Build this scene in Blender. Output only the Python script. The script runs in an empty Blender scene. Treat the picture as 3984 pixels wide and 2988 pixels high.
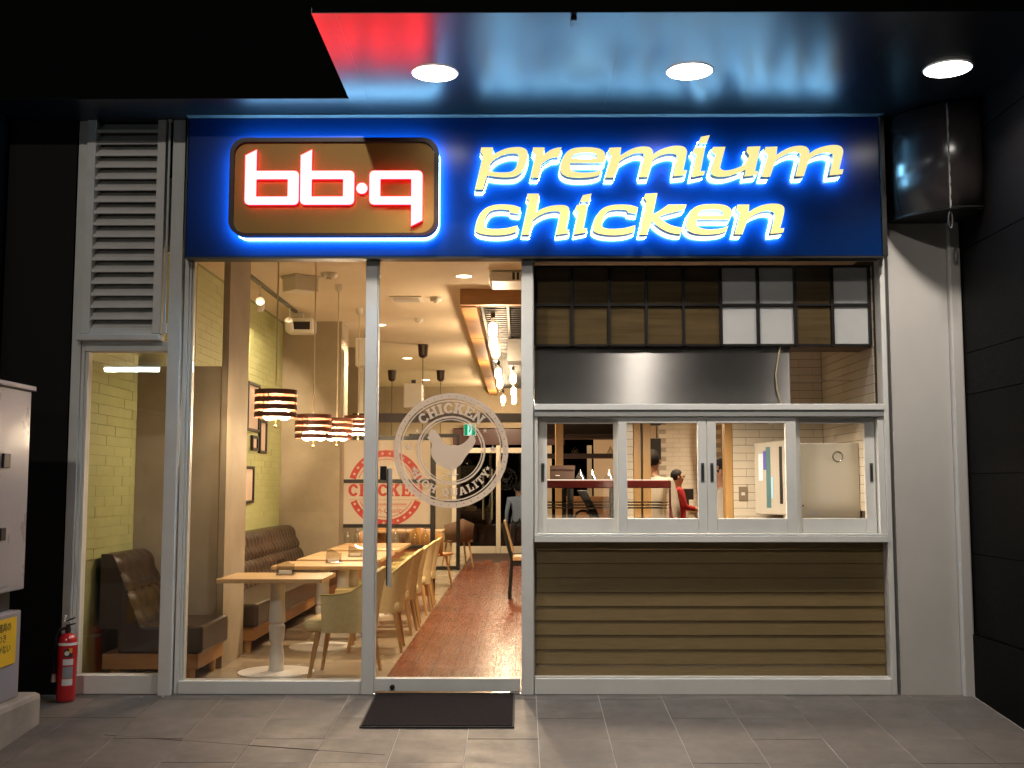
import bpy, bmesh, math, random
from mathutils import Vector, Matrix
random.seed(7)
S = bpy.context.scene
C = S.collection
R = math.radians

# ------------------------------------------------------------------ camera, world, exposure
cam = bpy.data.cameras.new('camera'); cam.sensor_width = 36.0; cam.lens = 39.06
cam.clip_start = 0.05; cam.clip_end = 200
co = bpy.data.objects.new('camera', cam); C.objects.link(co)
co.location = (0, -7.29, 1.36)
co.rotation_euler = (R(90 + 5.249), 0, R(0.382))
S.camera = co
w = bpy.data.worlds.new('World'); S.world = w; w.use_nodes = True
nt = w.node_tree; bg = nt.nodes['Background']
sky = nt.nodes.new('ShaderNodeTexSky'); sky.sky_type = 'NISHITA'; sky.sun_disc = False
sky.sun_elevation = R(-4); sky.sun_rotation = R(200)
nt.links.new(sky.outputs[0], bg.inputs[0]); bg.inputs[1].default_value = 0.02
sun = bpy.data.lights.new('moon_sun', 'SUN'); sun.energy = 0.004; sun.angle = R(0.5); sun.color = (0.8, 0.88, 1.0)
so = bpy.data.objects.new('moon_sun', sun); C.objects.link(so); so.rotation_euler = (R(50), 0, R(-30))
S.view_settings.view_transform = 'Standard'; S.view_settings.look = 'None'
S.view_settings.exposure = 0.0; S.view_settings.gamma = 1.0
S.render.engine = 'CYCLES'
S.cycles.use_denoising = True
S.cycles.max_bounces = 8; S.cycles.diffuse_bounces = 4; S.cycles.glossy_bounces = 4
S.cycles.transparent_max_bounces = 16; S.cycles.transmission_bounces = 6
S.cycles.sample_clamp_indirect = 4.0
S.cycles.caustics_reflective = False; S.cycles.caustics_refractive = False
WARM = (1.0, 0.78, 0.53)
FL = 0.03          # shop floor level
CEIL = 3.35        # dining room ceiling

# ------------------------------------------------------------------ materials
MATS = {}
def mat(name, col=(.5, .5, .5), rough=.5, metal=0.0, var=0.0, vscale=8.0, bump=0.0, bscale=60.0, spec=.5, coat=0.0,
        aniso=0.0, anrot=0.0, col2=None, stretch=(1, 1, 1), emit=None, estr=0.0, rvar=0.0, detail=6.0):
    if name in MATS: return MATS[name]
    m = bpy.data.materials.new(name); m.use_nodes = True
    n = m.node_tree; b = n.nodes['Principled BSDF']
    b.inputs['Base Color'].default_value = (*col, 1); b.inputs['Roughness'].default_value = rough
    b.inputs['Metallic'].default_value = metal; b.inputs['Specular IOR Level'].default_value = spec
    b.inputs['Coat Weight'].default_value = coat; b.inputs['Coat Roughness'].default_value = .12
    b.inputs['Anisotropic'].default_value = aniso; b.inputs['Anisotropic Rotation'].default_value = anrot
    if emit:
        b.inputs['Emission Color'].default_value = (*emit, 1); b.inputs['Emission Strength'].default_value = estr
    if var or col2 or bump or rvar:
        tc = n.nodes.new('ShaderNodeTexCoord'); mp = n.nodes.new('ShaderNodeMapping')
        mp.inputs['Scale'].default_value = stretch
        oi = n.nodes.new('ShaderNodeObjectInfo'); ad = n.nodes.new('ShaderNodeVectorMath'); ad.operation = 'ADD'
        ml = n.nodes.new('ShaderNodeVectorMath'); ml.operation = 'SCALE'; ml.inputs['Scale'].default_value = 9.0
        n.links.new(oi.outputs['Random'], ml.inputs[0]); n.links.new(tc.outputs['Object'], mp.inputs['Vector'])
        n.links.new(mp.outputs[0], ad.inputs[0]); n.links.new(ml.outputs[0], ad.inputs[1])
        nz = n.nodes.new('ShaderNodeTexNoise'); nz.inputs['Scale'].default_value = vscale; nz.inputs['Detail'].default_value = detail
        nz.inputs['Roughness'].default_value = .62
        n.links.new(ad.outputs[0], nz.inputs['Vector'])
        if var or col2:
            rp = n.nodes.new('ShaderNodeValToRGB')
            c2 = col2 or tuple(min(1, c * (1 + var)) for c in col)
            c1 = col if col2 else tuple(c * (1 - var) for c in col)
            rp.color_ramp.elements[0].position = .3; rp.color_ramp.elements[0].color = (*c1, 1)
            rp.color_ramp.elements[1].position = .7; rp.color_ramp.elements[1].color = (*c2, 1)
            n.links.new(nz.outputs['Fac'], rp.inputs[0]); n.links.new(rp.outputs[0], b.inputs['Base Color'])
        if rvar:
            mr = n.nodes.new('ShaderNodeMapRange'); mr.inputs['To Min'].default_value = max(.02, rough - rvar); mr.inputs['To Max'].default_value = rough + rvar
            mr.inputs['From Min'].default_value = .3; mr.inputs['From Max'].default_value = .7
            n.links.new(nz.outputs['Fac'], mr.inputs[0]); n.links.new(mr.outputs[0], b.inputs['Roughness'])
        if bump:
            n2 = n.nodes.new('ShaderNodeTexNoise'); n2.inputs['Scale'].default_value = bscale; n2.inputs['Detail'].default_value = 4
            n.links.new(ad.outputs[0], n2.inputs['Vector'])
            bp = n.nodes.new('ShaderNodeBump'); bp.inputs['Strength'].default_value = bump; bp.inputs['Distance'].default_value = .01
            n.links.new(n2.outputs['Fac'], bp.inputs['Height']); n.links.new(bp.outputs[0], b.inputs['Normal'])
    MATS[name] = m
    return m
def emis(name, col, s):
    if name in MATS: return MATS[name]
    m = bpy.data.materials.new(name); m.use_nodes = True; n = m.node_tree
    n.nodes.remove(n.nodes['Principled BSDF'])
    e = n.nodes.new('ShaderNodeEmission'); e.inputs[0].default_value = (*col, 1); e.inputs[1].default_value = s
    n.links.new(e.outputs[0], n.nodes['Material Output'].inputs[0]); MATS[name] = m
    return m
def glass(name, tint=(1, 1, 1), refl=1.0, rough=0.0):
    if name in MATS: return MATS[name]
    m = bpy.data.materials.new(name); m.use_nodes = True; n = m.node_tree
    n.nodes.remove(n.nodes['Principled BSDF'])
    t = n.nodes.new('ShaderNodeBsdfTransparent'); t.inputs[0].default_value = (*tint, 1)
    g = n.nodes.new('ShaderNodeBsdfGlossy'); g.inputs['Roughness'].default_value = rough
    f = n.nodes.new('ShaderNodeLayerWeight'); f.inputs[0].default_value = .5
    pw = n.nodes.new('ShaderNodeMath'); pw.operation = 'POWER'; pw.inputs[1].default_value = 5
    k = n.nodes.new('ShaderNodeMath'); k.operation = 'MULTIPLY_ADD'; k.inputs[1].default_value = .92; k.inputs[2].default_value = .04 * refl
    n.links.new(f.outputs['Facing'], pw.inputs[0])
    x = n.nodes.new('ShaderNodeMixShader')
    n.links.new(pw.outputs[0], k.inputs[0]); n.links.new(k.outputs[0], x.inputs[0])
    n.links.new(t.outputs[0], x.inputs[1]); n.links.new(g.outputs[0], x.inputs[2])
    n.links.new(x.outputs[0], n.nodes['Material Output'].inputs[0]); MATS[name] = m
    return m
def vinyl(name, col):
    if name in MATS: return MATS[name]
    m = bpy.data.materials.new(name); m.use_nodes = True; n = m.node_tree
    n.nodes.remove(n.nodes['Principled BSDF'])
    d = n.nodes.new('ShaderNodeBsdfDiffuse'); d.inputs[0].default_value = (*col, 1)
    t = n.nodes.new('ShaderNodeBsdfTranslucent'); t.inputs[0].default_value = (*col, 1)
    x = n.nodes.new('ShaderNodeMixShader'); x.inputs[0].default_value = .7
    n.links.new(d.outputs[0], x.inputs[1]); n.links.new(t.outputs[0], x.inputs[2])
    n.links.new(x.outputs[0], n.nodes['Material Output'].inputs[0]); MATS[name] = m
    return m

frame_w = mat('white_painted_aluminium', (.72, .72, .70), .38, var=.05, vscale=5, bump=.03, bscale=300, rvar=.08)
frame_g = mat('grey_aluminium_louvre', (.74, .72, .69), .45, var=.08, vscale=6, rvar=.08)
black_m = mat('black_metal', (.012, .010, .010), .4)
chrome = mat('brushed_steel_bar', (.55, .54, .52), .18, 1.0)
wood_t = mat('pale_oak', (.52, .33, .15), .35, var=.18, vscale=5, stretch=(1, 9, 1), bump=.05, coat=.15)
wood_l = mat('beech_leg', (.48, .27, .10), .4, var=.15, vscale=12, stretch=(4, 4, .5))
leather = mat('brown_leatherette', (.036, .022, .013), .30, var=.2, vscale=10, bump=.08, bscale=180)
fabric = mat('olive_yellow_fabric', (.66, .53, .26), .85, var=.08, vscale=30, bump=.15, bscale=500)
concrete = mat('beige_plaster', (.37, .30, .205), .75, col2=(.27, .215, .14), vscale=2.2, bump=.06, bscale=40)
concrete_f = mat('polished_concrete', (.40, .33, .23), .22, col2=(.29, .23, .15), vscale=2.0, bump=.02, rvar=.08)
white_pl = mat('white_plastic', (.72, .68, .60), .4)
white_tbl = mat('white_powder_coat', (.75, .72, .66), .35)
ceil_m = mat('cream_ceiling_paint', (.72, .62, .46), .8, var=.03, vscale=3)

# ------------------------------------------------------------------ mesh helpers
class MB:
    def __init__(s): s.v = []; s.f = []
    def box(s, x0, x1, y0, y1, z0, z1):
        n = len(s.v)
        s.v += [(x0, y0, z0), (x1, y0, z0), (x1, y1, z0), (x0, y1, z0), (x0, y0, z1), (x1, y0, z1), (x1, y1, z1), (x0, y1, z1)]
        s.f += [[n + i for i in q] for q in ((3, 2, 1, 0), (4, 5, 6, 7), (0, 1, 5, 4), (1, 2, 6, 5), (2, 3, 7, 6), (3, 0, 4, 7))]
        return s
    def hexa(s, p):     # eight points, same order as box
        n = len(s.v); s.v += [tuple(q) for q in p]
        s.f += [[n + i for i in q] for q in ((3, 2, 1, 0), (4, 5, 6, 7), (0, 1, 5, 4), (1, 2, 6, 5), (2, 3, 7, 6), (3, 0, 4, 7))]
        return s
    def tube(s, p0, p1, r0, r1=None, n=12, cap=True):
        r1 = r0 if r1 is None else r1
        a = Vector(p0); b = Vector(p1); d = (b - a).normalized()
        u = d.orthogonal().normalized(); v = d.cross(u); k = len(s.v)
        for c, r in ((a, r0), (b, r1)):
            for i in range(n):
                t = 2 * math.pi * i / n
                s.v.append(tuple(c + (u * math.cos(t) + v * math.sin(t)) * r))
        for i in range(n):
            j = (i + 1) % n; s.f.append([k + i, k + j, k + n + j, k + n + i])
        if cap:
            s.f.append([k + i for i in range(n)][::-1]); s.f.append([k + n + i for i in range(n)])
        return s
    def path(s, pts, r, n=8):
        for a, b in zip(pts[:-1], pts[1:]): s.tube(a, b, r, n=n)
        return s
    def lathe(s, prof, c=(0, 0, 0), n=24, cap=True):   # prof: (r, z) list
        k = len(s.v); m = len(prof)
        for r, z in prof:
            for i in range(n):
                t = 2 * math.pi * i / n; s.v.append((c[0] + r * math.cos(t), c[1] + r * math.sin(t), c[2] + z))
        for q in range(m - 1):
            for i in range(n):
                j = (i + 1) % n; s.f.append([k + q * n + i, k + q * n + j, k + (q + 1) * n + j, k + (q + 1) * n + i])
        if cap:
            s.f.append([k + i for i in range(n)][::-1]); s.f.append([k + (m - 1) * n + i for i in range(n)])
        return s
    def ball(s, c, rx, ry=None, rz=None, n=12, m=8):
        ry = ry or rx; rz = rz or rx; k = len(s.v)
        for q in range(m + 1):
            ph = math.pi * q / m
            for i in range(n):
                t = 2 * math.pi * i / n
                s.v.append((c[0] + rx * math.sin(ph) * math.cos(t), c[1] + ry * math.sin(ph) * math.sin(t), c[2] - rz * math.cos(ph)))
        for q in range(m):
            for i in range(n):
                j = (i + 1) % n; s.f.append([k + q * n + i, k + q * n + j, k + (q + 1) * n + j, k + (q + 1) * n + i])
        return s
    def mesh(s, name, smooth=False):
        me = bpy.data.meshes.new(name); me.from_pydata(s.v, [], s.f); me.validate(); me.update()
        if smooth:
            for p in me.polygons: p.use_smooth = True
            try: me.set_sharp_from_angle(angle=R(40))
            except Exception: pass
        return me
def obj(name, m, material, parent=None, bevel=0.0, smooth=False, sub=0):
    me = m.mesh(name, smooth) if isinstance(m, MB) else m
    o = bpy.data.objects.new(name, me); C.objects.link(o)
    if material is not None:
        if isinstance(material, (list, tuple)):
            for q in material: me.materials.append(q)
        else:
            if not me.materials: me.materials.append(material)
    if parent is not None: o.parent = parent
    if bevel:
        b = o.modifiers.new('bevel', 'BEVEL'); b.width = bevel; b.segments = 2; b.limit_method = 'ANGLE'; b.angle_limit = R(40)
    if sub:
        b = o.modifiers.new('subd', 'SUBSURF'); b.levels = sub; b.render_levels = sub
    return o
def bx(name, d, material, parent=None, bevel=0.0):
    return obj(name, MB().box(*d), material, parent, bevel)
def tag(o, label, cat, group=None):
    o['label'] = label; o['category'] = cat
    if group: o['group'] = group
    return o
def thing(name, label, cat, loc=(0, 0, 0), rz=0.0, group=None):
    o = bpy.data.objects.new(name, None); C.objects.link(o); o.location = loc; o.rotation_euler = (0, 0, rz)
    o.empty_display_size = .1
    return tag(o, label, cat, group)
def structure(name, m, material, **k):
    o = obj(name, m, material, **k); o['kind'] = 'structure'; return o
def dup(root, loc, rz=None, label=None):
    r = root.copy(); C.objects.link(r); r.location = loc
    if rz is not None: r.rotation_euler = (0, 0, rz)
    if label: r['label'] = label
    for ch in list(root.children):
        c = ch.copy(); C.objects.link(c); c.parent = r
        for g in list(ch.children):
            d = g.copy(); C.objects.link(d); d.parent = c
    return r
def place(name, me, loc, parent, rz=0.0):
    o = bpy.data.objects.new(name, me); C.objects.link(o); o.location = loc; o.rotation_euler = (0, 0, rz); o.parent = parent
    return o
def smooth_loop(pts, n=5):
    """points (x, z[, corner]) -> dense closed polyline, Catmull-Rom between smooth points"""
    out = []; N = len(pts)
    for i in range(N):
        p0, p1, p2, p3 = pts[i - 1], pts[i], pts[(i + 1) % N], pts[(i + 2) % N]
        c1, c2 = len(p1) > 2, len(p2) > 2
        if c1 and c2: out.append(p1[:2]); continue
        a = p1 if c1 else p0; d = p2 if c2 else p3
        for k in range(n):
            t = k / n; q = []
            for e in (0, 1):
                q.append(.5 * (2 * p1[e] + (p2[e] - a[e]) * t + (2 * a[e] - 5 * p1[e] + 4 * p2[e] - d[e]) * t * t + (3 * p1[e] - a[e] - 3 * p2[e] + d[e]) * t ** 3))
            out.append(tuple(q))
    return out
def shape_mesh(name, loops, y0, depth):
    """filled outline in the xz plane, front face at y0, reaching back to y0+depth; nested loops are holes"""
    cu = bpy.data.curves.new(name, 'CURVE'); cu.dimensions = '2D'; cu.fill_mode = 'BOTH'; cu.extrude = depth / 2
    for l in loops:
        sp = cu.splines.new('POLY'); sp.points.add(len(l) - 1)
        for p, q in zip(sp.points, l): p.co = (q[0], q[1], 0, 1)
        sp.use_cyclic_u = True
    o = bpy.data.objects.new(name, cu); C.objects.link(o)
    dg = bpy.context.evaluated_depsgraph_get(); me = bpy.data.meshes.new_from_object(o.evaluated_get(dg))
    bpy.data.objects.remove(o); bpy.data.curves.remove(cu)
    for v in me.vertices: v.co = (v.co.x, y0 + depth / 2 - v.co.z, v.co.y)
    me.name = name; me.update()
    return me
def text_mesh(name, body, size, loc, depth=.001, shear=0.0, rot=None, align='CENTER', spacing=1.0):
    cu = bpy.data.curves.new(name, 'FONT'); cu.body = body; cu.size = size; cu.extrude = depth; cu.shear = shear
    cu.align_x = align; cu.space_line = spacing
    o = bpy.data.objects.new(name, cu); C.objects.link(o)
    dg = bpy.context.evaluated_depsgraph_get(); me = bpy.data.meshes.new_from_object(o.evaluated_get(dg))
    bpy.data.objects.remove(o); bpy.data.curves.remove(cu)
    M = Matrix.Translation(loc) @ (rot or Matrix.Rotation(R(90), 4, 'X'))
    me.transform(M); me.name = name
    return me
def rrect(x0, x1, z0, z1, r, n=8):
    p = []
    for cx, cz, a in ((x1 - r, z1 - r, 0), (x0 + r, z1 - r, 90), (x0 + r, z0 + r, 180), (x1 - r, z0 + r, 270)):
        for i in range(n + 1):
            t = R(a + 90 * i / n); p.append((cx + r * math.cos(t), cz + r * math.sin(t)))
    return p
def offset_loop(l, d):
    ar = sum(a[0] * b[1] - b[0] * a[1] for a, b in zip(l, l[1:] + l[:1])); s_ = 1 if ar > 0 else -1
    out = []; N = len(l)
    for i in range(N):
        a, b = l[i - 2], l[(i + 2) % N]; tx, tz = b[0] - a[0], b[1] - a[1]; ln = math.hypot(tx, tz) or 1
        out.append((l[i][0] + tz / ln * d * s_, l[i][1] - tx / ln * d * s_))
    return out
def circle(cx, cz, r, n=48): return [(cx + r * math.cos(2 * math.pi * i / n), cz + r * math.sin(2 * math.pi * i / n)) for i in range(n)]
def star(cx, cz, r, k=.42): return [(cx + (r if i % 2 == 0 else r * k) * math.sin(math.pi * i / 5), cz + (r if i % 2 == 0 else r * k) * math.cos(math.pi * i / 5)) for i in range(10)]
def light(name, kind, loc, energy, col, parent=None, rot=(0, 0, 0), **k):
    l = bpy.data.lights.new(name, kind); l.energy = energy; l.color = col
    for a, b in k.items(): setattr(l, a, b)
    o = bpy.data.objects.new(name, l); C.objects.link(o); o.location = loc; o.rotation_euler = rot
    if parent: o.parent = parent
    return o

# ------------------------------------------------------------------ ground: tiled ramp up to the shop, then the street
SL = .085
tile_m = mat('dark_stone_tile', (.140, .118, .104), .5, col2=(.088, .073, .064), vscale=4, detail=12, bump=.12, bscale=90, rvar=.12)
grout_m = mat('pale_grout', (.42, .38, .34), .8)
g = MB()
g.v += [(-3.6, .0, FL - .0035), (2.92, .0, FL - .0035), (2.92, -2.6, FL - .0035 - SL * 2.6), (-3.6, -2.6, FL - .0035 - SL * 2.6),
        (-3.6, .12, FL - .0035), (2.92, .12, FL - .0035)]
g.f += [[3, 2, 1, 0], [0, 1, 5, 4]]
pave = structure('pavement', g, grout_m)
tm = MB().box(-.1965, .1965, -.1984, .1984, -.02, 0).mesh('tile')
tm.materials.append(tile_m)
ang = math.atan(SL); ca, sa = math.cos(ang), math.sin(ang)
for i in range(-9, 7):
    for j in range(0, 6):
        cx = .105 + .398 * i + .199; d = .13 + .398 * (j - 1) + .199
        if cx > 2.9 or cx < -3.5: continue
        o = bpy.data.objects.new('tile', tm); C.objects.link(o); o.parent = pave
        wj = random.uniform(-.0012, .0012)
        if j == 0:
            o.scale = (1, .13 / .398, 1); o.location = (cx, -.064 * ca, FL - .064 * sa + wj)
        else:
            o.location = (cx, -d * ca, FL - d * sa + wj)
        o.rotation_euler = (ang, 0, 0)
        if cx + .2 > 2.92:
            o.scale.x = .6; o.location.x = 2.80
road = structure('road', MB().box(-60, 60, -60, -2.55, FL - SL * 2.55 - .32, FL - SL * 2.55 - .012), mat('street_asphalt', (.05, .05, .05), .8, var=.25, vscale=30))
# diagonal saw cut across the tiles
def gz(y): return FL + SL * y
cut = obj('saw_cut', MB().hexa([(-2.35, -.86, gz(-.86) - .01), (-.72, -1.20, gz(-1.20) - .01), (-.72, -1.197, gz(-1.197) - .01), (-2.35, -.857, gz(-.857) - .01),
        (-2.35, -.86, gz(-.86) + .0015), (-.72, -1.20, gz(-1.20) + .0015), (-.72, -1.197, gz(-1.197) + .0015), (-2.35, -.857, gz(-.857) + .0015)]), mat('cut_line', (.05, .042, .036), .9), pave)

# side walls and overhang
granite = mat('black_granite', (.0025, .002, .002), .5, var=.3, vscale=60, rvar=.1, spec=.05)
wr = structure('side_wall', MB().box(2.935, 3.3, -6, .4, -.6, 6.5), mat('granite_joint', (.02, .02, .02), .7))
for k, (z0, z1) in enumerate(((.42, .925), (.93, 1.435), (1.44, 1.948), (1.954, 2.218), (2.224, 2.9), (2.906, 3.6), (3.606, 4.4))):
    for j in range(3):
        bx('granite_panel', (2.915, 2.937, -.02 - 1.2 * (j + 1) + .004, -.02 - 1.2 * j - .004, z0, z1), granite, wr)
sk = MB()
for y1 in (0,):
    sk.hexa([(2.90, -3.6, -.4), (2.94, -3.6, -.4), (2.94, -.02, -.02), (2.90, -.02, -.02), (2.90, -3.6, .415), (2.94, -3.6, .415), (2.94, -.02, .415), (2.90, -.02, .415)])
obj('skirting_panel', sk, granite, wr)
wl = structure('pier_wall', MB().box(-3.42, -2.965, -.03, .5, -.3, 6.5), mat('dark_pier_paint', (.008, .007, .007), .6, spec=.2))
structure('recess_wall', MB().box(-8, -3.44, -.25, .5, -.6, 6.5), mat('dark_recess_paint', (.003, .003, .003), .8, spec=.1))
soff_m = mat('glossy_dark_soffit', (.006, .007, .009), .30, spec=.31, coat=.0, bump=.015, bscale=3)
oh = structure('overhang', MB().box(-1.074, 3.3, -1.743, .3, 3.804, 7.5), mat('black_fascia', (.002, .002, .002), .8, spec=.1))
for a, b in ((-1.077, -.9535), (-.9525, .5515), (.5525, 2.0415), (2.0425, 2.915)):
    bx('soffit_panel', (a, b, -1.738, .0, 3.80, 3.832), soff_m, oh)
structure('overhang_strip', MB().box(-3.42, -1.082, -.453, .3, 3.809, 7.5), MATS['black_fascia'])
bx('soffit_strip', (-3.4, -1.079, -.45, .0, 3.805, 3.834), soff_m, bpy.data.objects['overhang_strip'])
bx('soffit_batten', (.27, .30, -1.70, -1.60, 3.775, 3.799), black_m, oh)
# three recessed downlights in the soffit
for k, (x, y, lab) in enumerate(((-.5, -.905, 'round soffit downlight above the gold sign panel'), (1.005, -.925, 'middle round soffit downlight above the yellow letters'), (2.515, -.95, 'round soffit downlight by the dark curved box'))):
    t = thing('soffit_downlight', lab, 'downlight', (x, y, 3.80), group='soffit downlights')
    obj('trim_ring', MB().lathe([(.142, -.001), (.140, -.005), (.132, -.006), (.132, -.003)], cap=False), mat('lamp_trim', (.8, .8, .8), .4), t, smooth=True)
    obj('lens', MB().lathe([(.133, -.0065), (.05, -.010)], cap=True), emis('soffit_lamp', (1.0, .93, .84), 14.0), t)
    light('downlight_beam', 'SPOT', (0, 0, -.03), 190, (1, .90, .78), t, spot_size=R(128), spot_blend=.9, shadow_soft_size=.09)

# ------------------------------------------------------------------ louvred bay and narrow pane at the far left
gl = glass('clear_pane')
t = thing('louvre_window', 'grey louvred vent window with thin slats above the narrow pane', 'louvre window', (-2.6, 0, 2.3))
def child(name, d, m, p, bevel=.003):
    o = bx(name, d, m, None, bevel); o.parent = p; o.matrix_parent_inverse = Matrix.Translation(p.location).inverted(); return o
bpy.context.view_layer.update()
child('backing_panel', (-2.86, -2.40, .055, .065, 2.37, 3.83), mat('louvre_dark', (.16, .155, .15), .8), t, 0)
child('frame_stile', (-2.893, -2.836, -.05, .05, 2.36, 3.86), frame_g, t)
child('frame_stile', (-2.421, -2.365, -.05, .05, 2.36, 3.86), frame_g, t)
child('frame_rail', (-2.835, -2.422, -.048, .05, 3.815, 3.86), frame_g, t)
child('frame_rail', (-2.835, -2.422, -.048, .05, 2.355, 2.378), frame_g, t)
child('window_sill', (-2.91, -2.36, -.085, .03, 2.312, 2.353), frame_g, t, .006)
sl = MB().hexa([(-.206, -.032, -.052), (.206, -.032, -.052), (.206, -.026, -.047), (-.206, -.026, -.047), (-.206, .034, .020), (.206, .034, .020), (.206, .038, .026), (-.206, .038, .026)])
sl.hexa([(-.206, -.040, -.058), (.206, -.040, -.058), (.206, -.030, -.054), (-.206, -.030, -.054), (-.206, -.040, -.036), (.206, -.040, -.036), (.206, -.030, -.040), (-.206, -.030, -.040)])
slm = sl.mesh('slat'); slm.materials.append(frame_g)
for k in range(18):
    o = bpy.data.objects.new('slat', slm); C.objects.link(o); o.parent = t; o.location = (-.0285, 0, 2.435 + k * .0790 - 2.3)
    o.rotation_euler = (random.uniform(-.03, .03), 0, 0)
child('hinge', (-2.352, -2.326, -.062, -.04, 3.79, 3.85), frame_g, t)
child('hinge', (-2.352, -2.322, -.062, -.04, 2.36, 2.43), frame_g, t)
obj('drain_pipe', MB().tube((.262, -.055, .1), (.262, -.055, 1.5), .008), mat('pale_pipe', (.6, .68, .7), .3), t, smooth=True)

t = thing('narrow_window', 'tall narrow fixed pane in white frame below the louvres', 'window', (-2.58, 0, FL))
child('frame_post', (-2.955, -2.895, -.03, .09, FL, 3.868), frame_w, t)
child('frame_post', (-2.893, -2.872, -.015, .09, FL, 2.31), frame_w, t)
child('glazing_stop', (-2.870, -2.852, -.005, .07, .149, 2.245), frame_w, t, .002)
child('frame_post', (-2.318, -2.235, -.045, .09, .012, 3.866), frame_w, t)
child('bottom_rail', (-2.870, -2.320, -.02, .08, FL, .147), frame_w, t)
child('top_rail', (-2.870, -2.320, -.02, .08, 2.247, 2.311), frame_w, t)
child('pane', (-2.851, -2.319, .03, .038, .148, 2.246), gl, t, 0)

# ------------------------------------------------------------------ main display window
t = thing('display_window', 'large fixed shop window in front of the dining tables', 'window', (-1.6, 0, FL))
child('frame_post', (-2.224, -2.196, -.012, .08, FL, 2.90), frame_w, t)
child('glazing_stop', (-2.194, -2.180, -.004, .06, .113, 2.866), frame_w, t, .002)
child('glazing_stop', (-2.178, -2.166, .008, .06, .113, 2.866), mat('cream_stop', (.7, .66, .58), .4), t, .002)
child('mullion', (-1.016, -.938, -.03, .10, FL, 2.90), frame_w, t)
child('bottom_rail', (-2.194, -1.018, -.02, .09, FL, .112), frame_w, t)
child('top_rail', (-2.194, -1.018, -.01, .09, 2.867, 2.92), frame_w, t)
child('pane', (-2.165, -1.017, .025, .033, .113, 2.866), gl, t, 0)

# ------------------------------------------------------------------ glass door
t = thing('glass_door', 'clear glass door with steel bottom rail and tall pull bar', 'door', (-.46, 0, FL))
child('door_frame', (.013, .090, -.03, .10, FL, 2.90), frame_w, t)
child('top_rail', (-.936, .012, -.01, .09, 2.867, 2.92), frame_w, t)
child('bottom_rail', (-.928, .004, -.02, .045, .048, .130), frame_w, t)
child('edge_strip', (-.936, -.929, -.02, .03, .048, 2.866), mat('white_edge', (.75, .72, .68), .4), t, .001)
child('pane', (-.927, .004, .006, .016, .132, 2.306), gl, t, 0)
child('transom_pane', (-.927, .004, .006, .016, 2.313, 2.865), gl, t, 0)
child('threshold', (-.936, .012, -.03, .06, FL - .02, FL + .008), chrome, t)
h = MB().tube((-.84, -.062, .715), (-.84, -.062, 1.475), .015, n=16)
h.tube((-.84, -.062, .80), (-.84, .006, .80), .009).tube((-.84, -.062, 1.39), (-.84, .006, 1.39), .009)
o = obj('pull_bar', h, mat('satin_steel', (.62, .60, .57), .38, .35), t, smooth=True); o.matrix_parent_inverse = Matrix.Translation(t.location).inverted()
o = obj('pull_grip', MB().tube((-.852, -.064, .725), (-.852, -.064, 1.47), .007, n=12), mat('black_grip', (.01, .01, .01), .25), t, smooth=True); o.matrix_parent_inverse = Matrix.Translation(t.location).inverted()
child('lock_bracket', (-.91, -.868, -.02, .004, 1.40, 1.49), black_m, t)
o = obj('lock_knob', MB().tube((-.815, -.02, .078), (-.815, -.045, .078), .016, n=16), mat('dark_chrome', (.15, .14, .13), .2, 1.0), t, smooth=True); o.matrix_parent_inverse = Matrix.Translation(t.location).inverted()
child('floor_hinge', (-.06, .0, -.026, .02, .022, .046), chrome, t)

# ------------------------------------------------------------------ white column at the right
t = thing('column', 'white painted steel column at right end of the shopfront', 'column', (2.65, 0, FL))
child('front_panel', (2.445, 2.832, -.005, .2, FL - .04, 3.82), mat('column_paint', (.56, .54, .52), .5, var=.05, vscale=2, bump=.02), t, .004)
child('edge_post', (2.834, 2.912, -.045, .2, FL - .04, 3.82), MATS['column_paint'], t, .012)
child('shadow_joint', (2.418, 2.443, .04, .2, FL - .04, 2.86), mat('joint_grey', (.2, .2, .2), .7), t, 0)

# ------------------------------------------------------------------ kitchen bay: frame, sliding windows, lower slatted panel
t = thing('kitchen_bay_frame', 'white frame round the kitchen windows and slatted panel', 'window frame', (1.2, 0, FL))
child('frame_post', (2.384, 2.417, -.02, .10, FL, 2.90), frame_w, t)
child('frame_post', (.091, .096, .0, .10, FL, 2.90), frame_w, t)
child('bottom_rail', (.097, 2.383, -.02, .10, FL, .130), frame_w, t)
child('glazing_bead', (.097, 2.383, .0, .05, .1305, .140), mat('white_edge', (.75, .72, .68), .4), t, .001)
child('transom', (.097, 2.383, -.035, .10, .998, 1.040), frame_w, t)
child('transom', (.097, 2.383, -.03, .10, 1.856, 1.896), frame_w, t)
child('top_rail', (.097, 2.383, .0, .09, 2.862, 2.92), frame_w, t)
child('upper_pane', (.098, 2.382, .02, .028, 1.898, 2.860), gl, t, 0)
child('lower_pane', (.098, 2.382, .02, .028, .142, .996), gl, t, 0)
t = thing('sliding_window', 'four sash sliding serving window into the bright kitchen', 'sliding window', (1.2, 0, 1.04))
child('head_track', (.097, 2.383, -.022, .095, 1.813, 1.854), mat('track_grey', (.32, .33, .33), .45), t)
child('sill_track', (.097, 2.383, -.028, .095, 1.041, 1.052), frame_w, t)
child('jamb', (.097, .120, -.01, .095, 1.053, 1.812), frame_w, t)
child('jamb', (2.343, 2.383, -.01, .095, 1.053, 1.812), frame_w, t)
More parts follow.
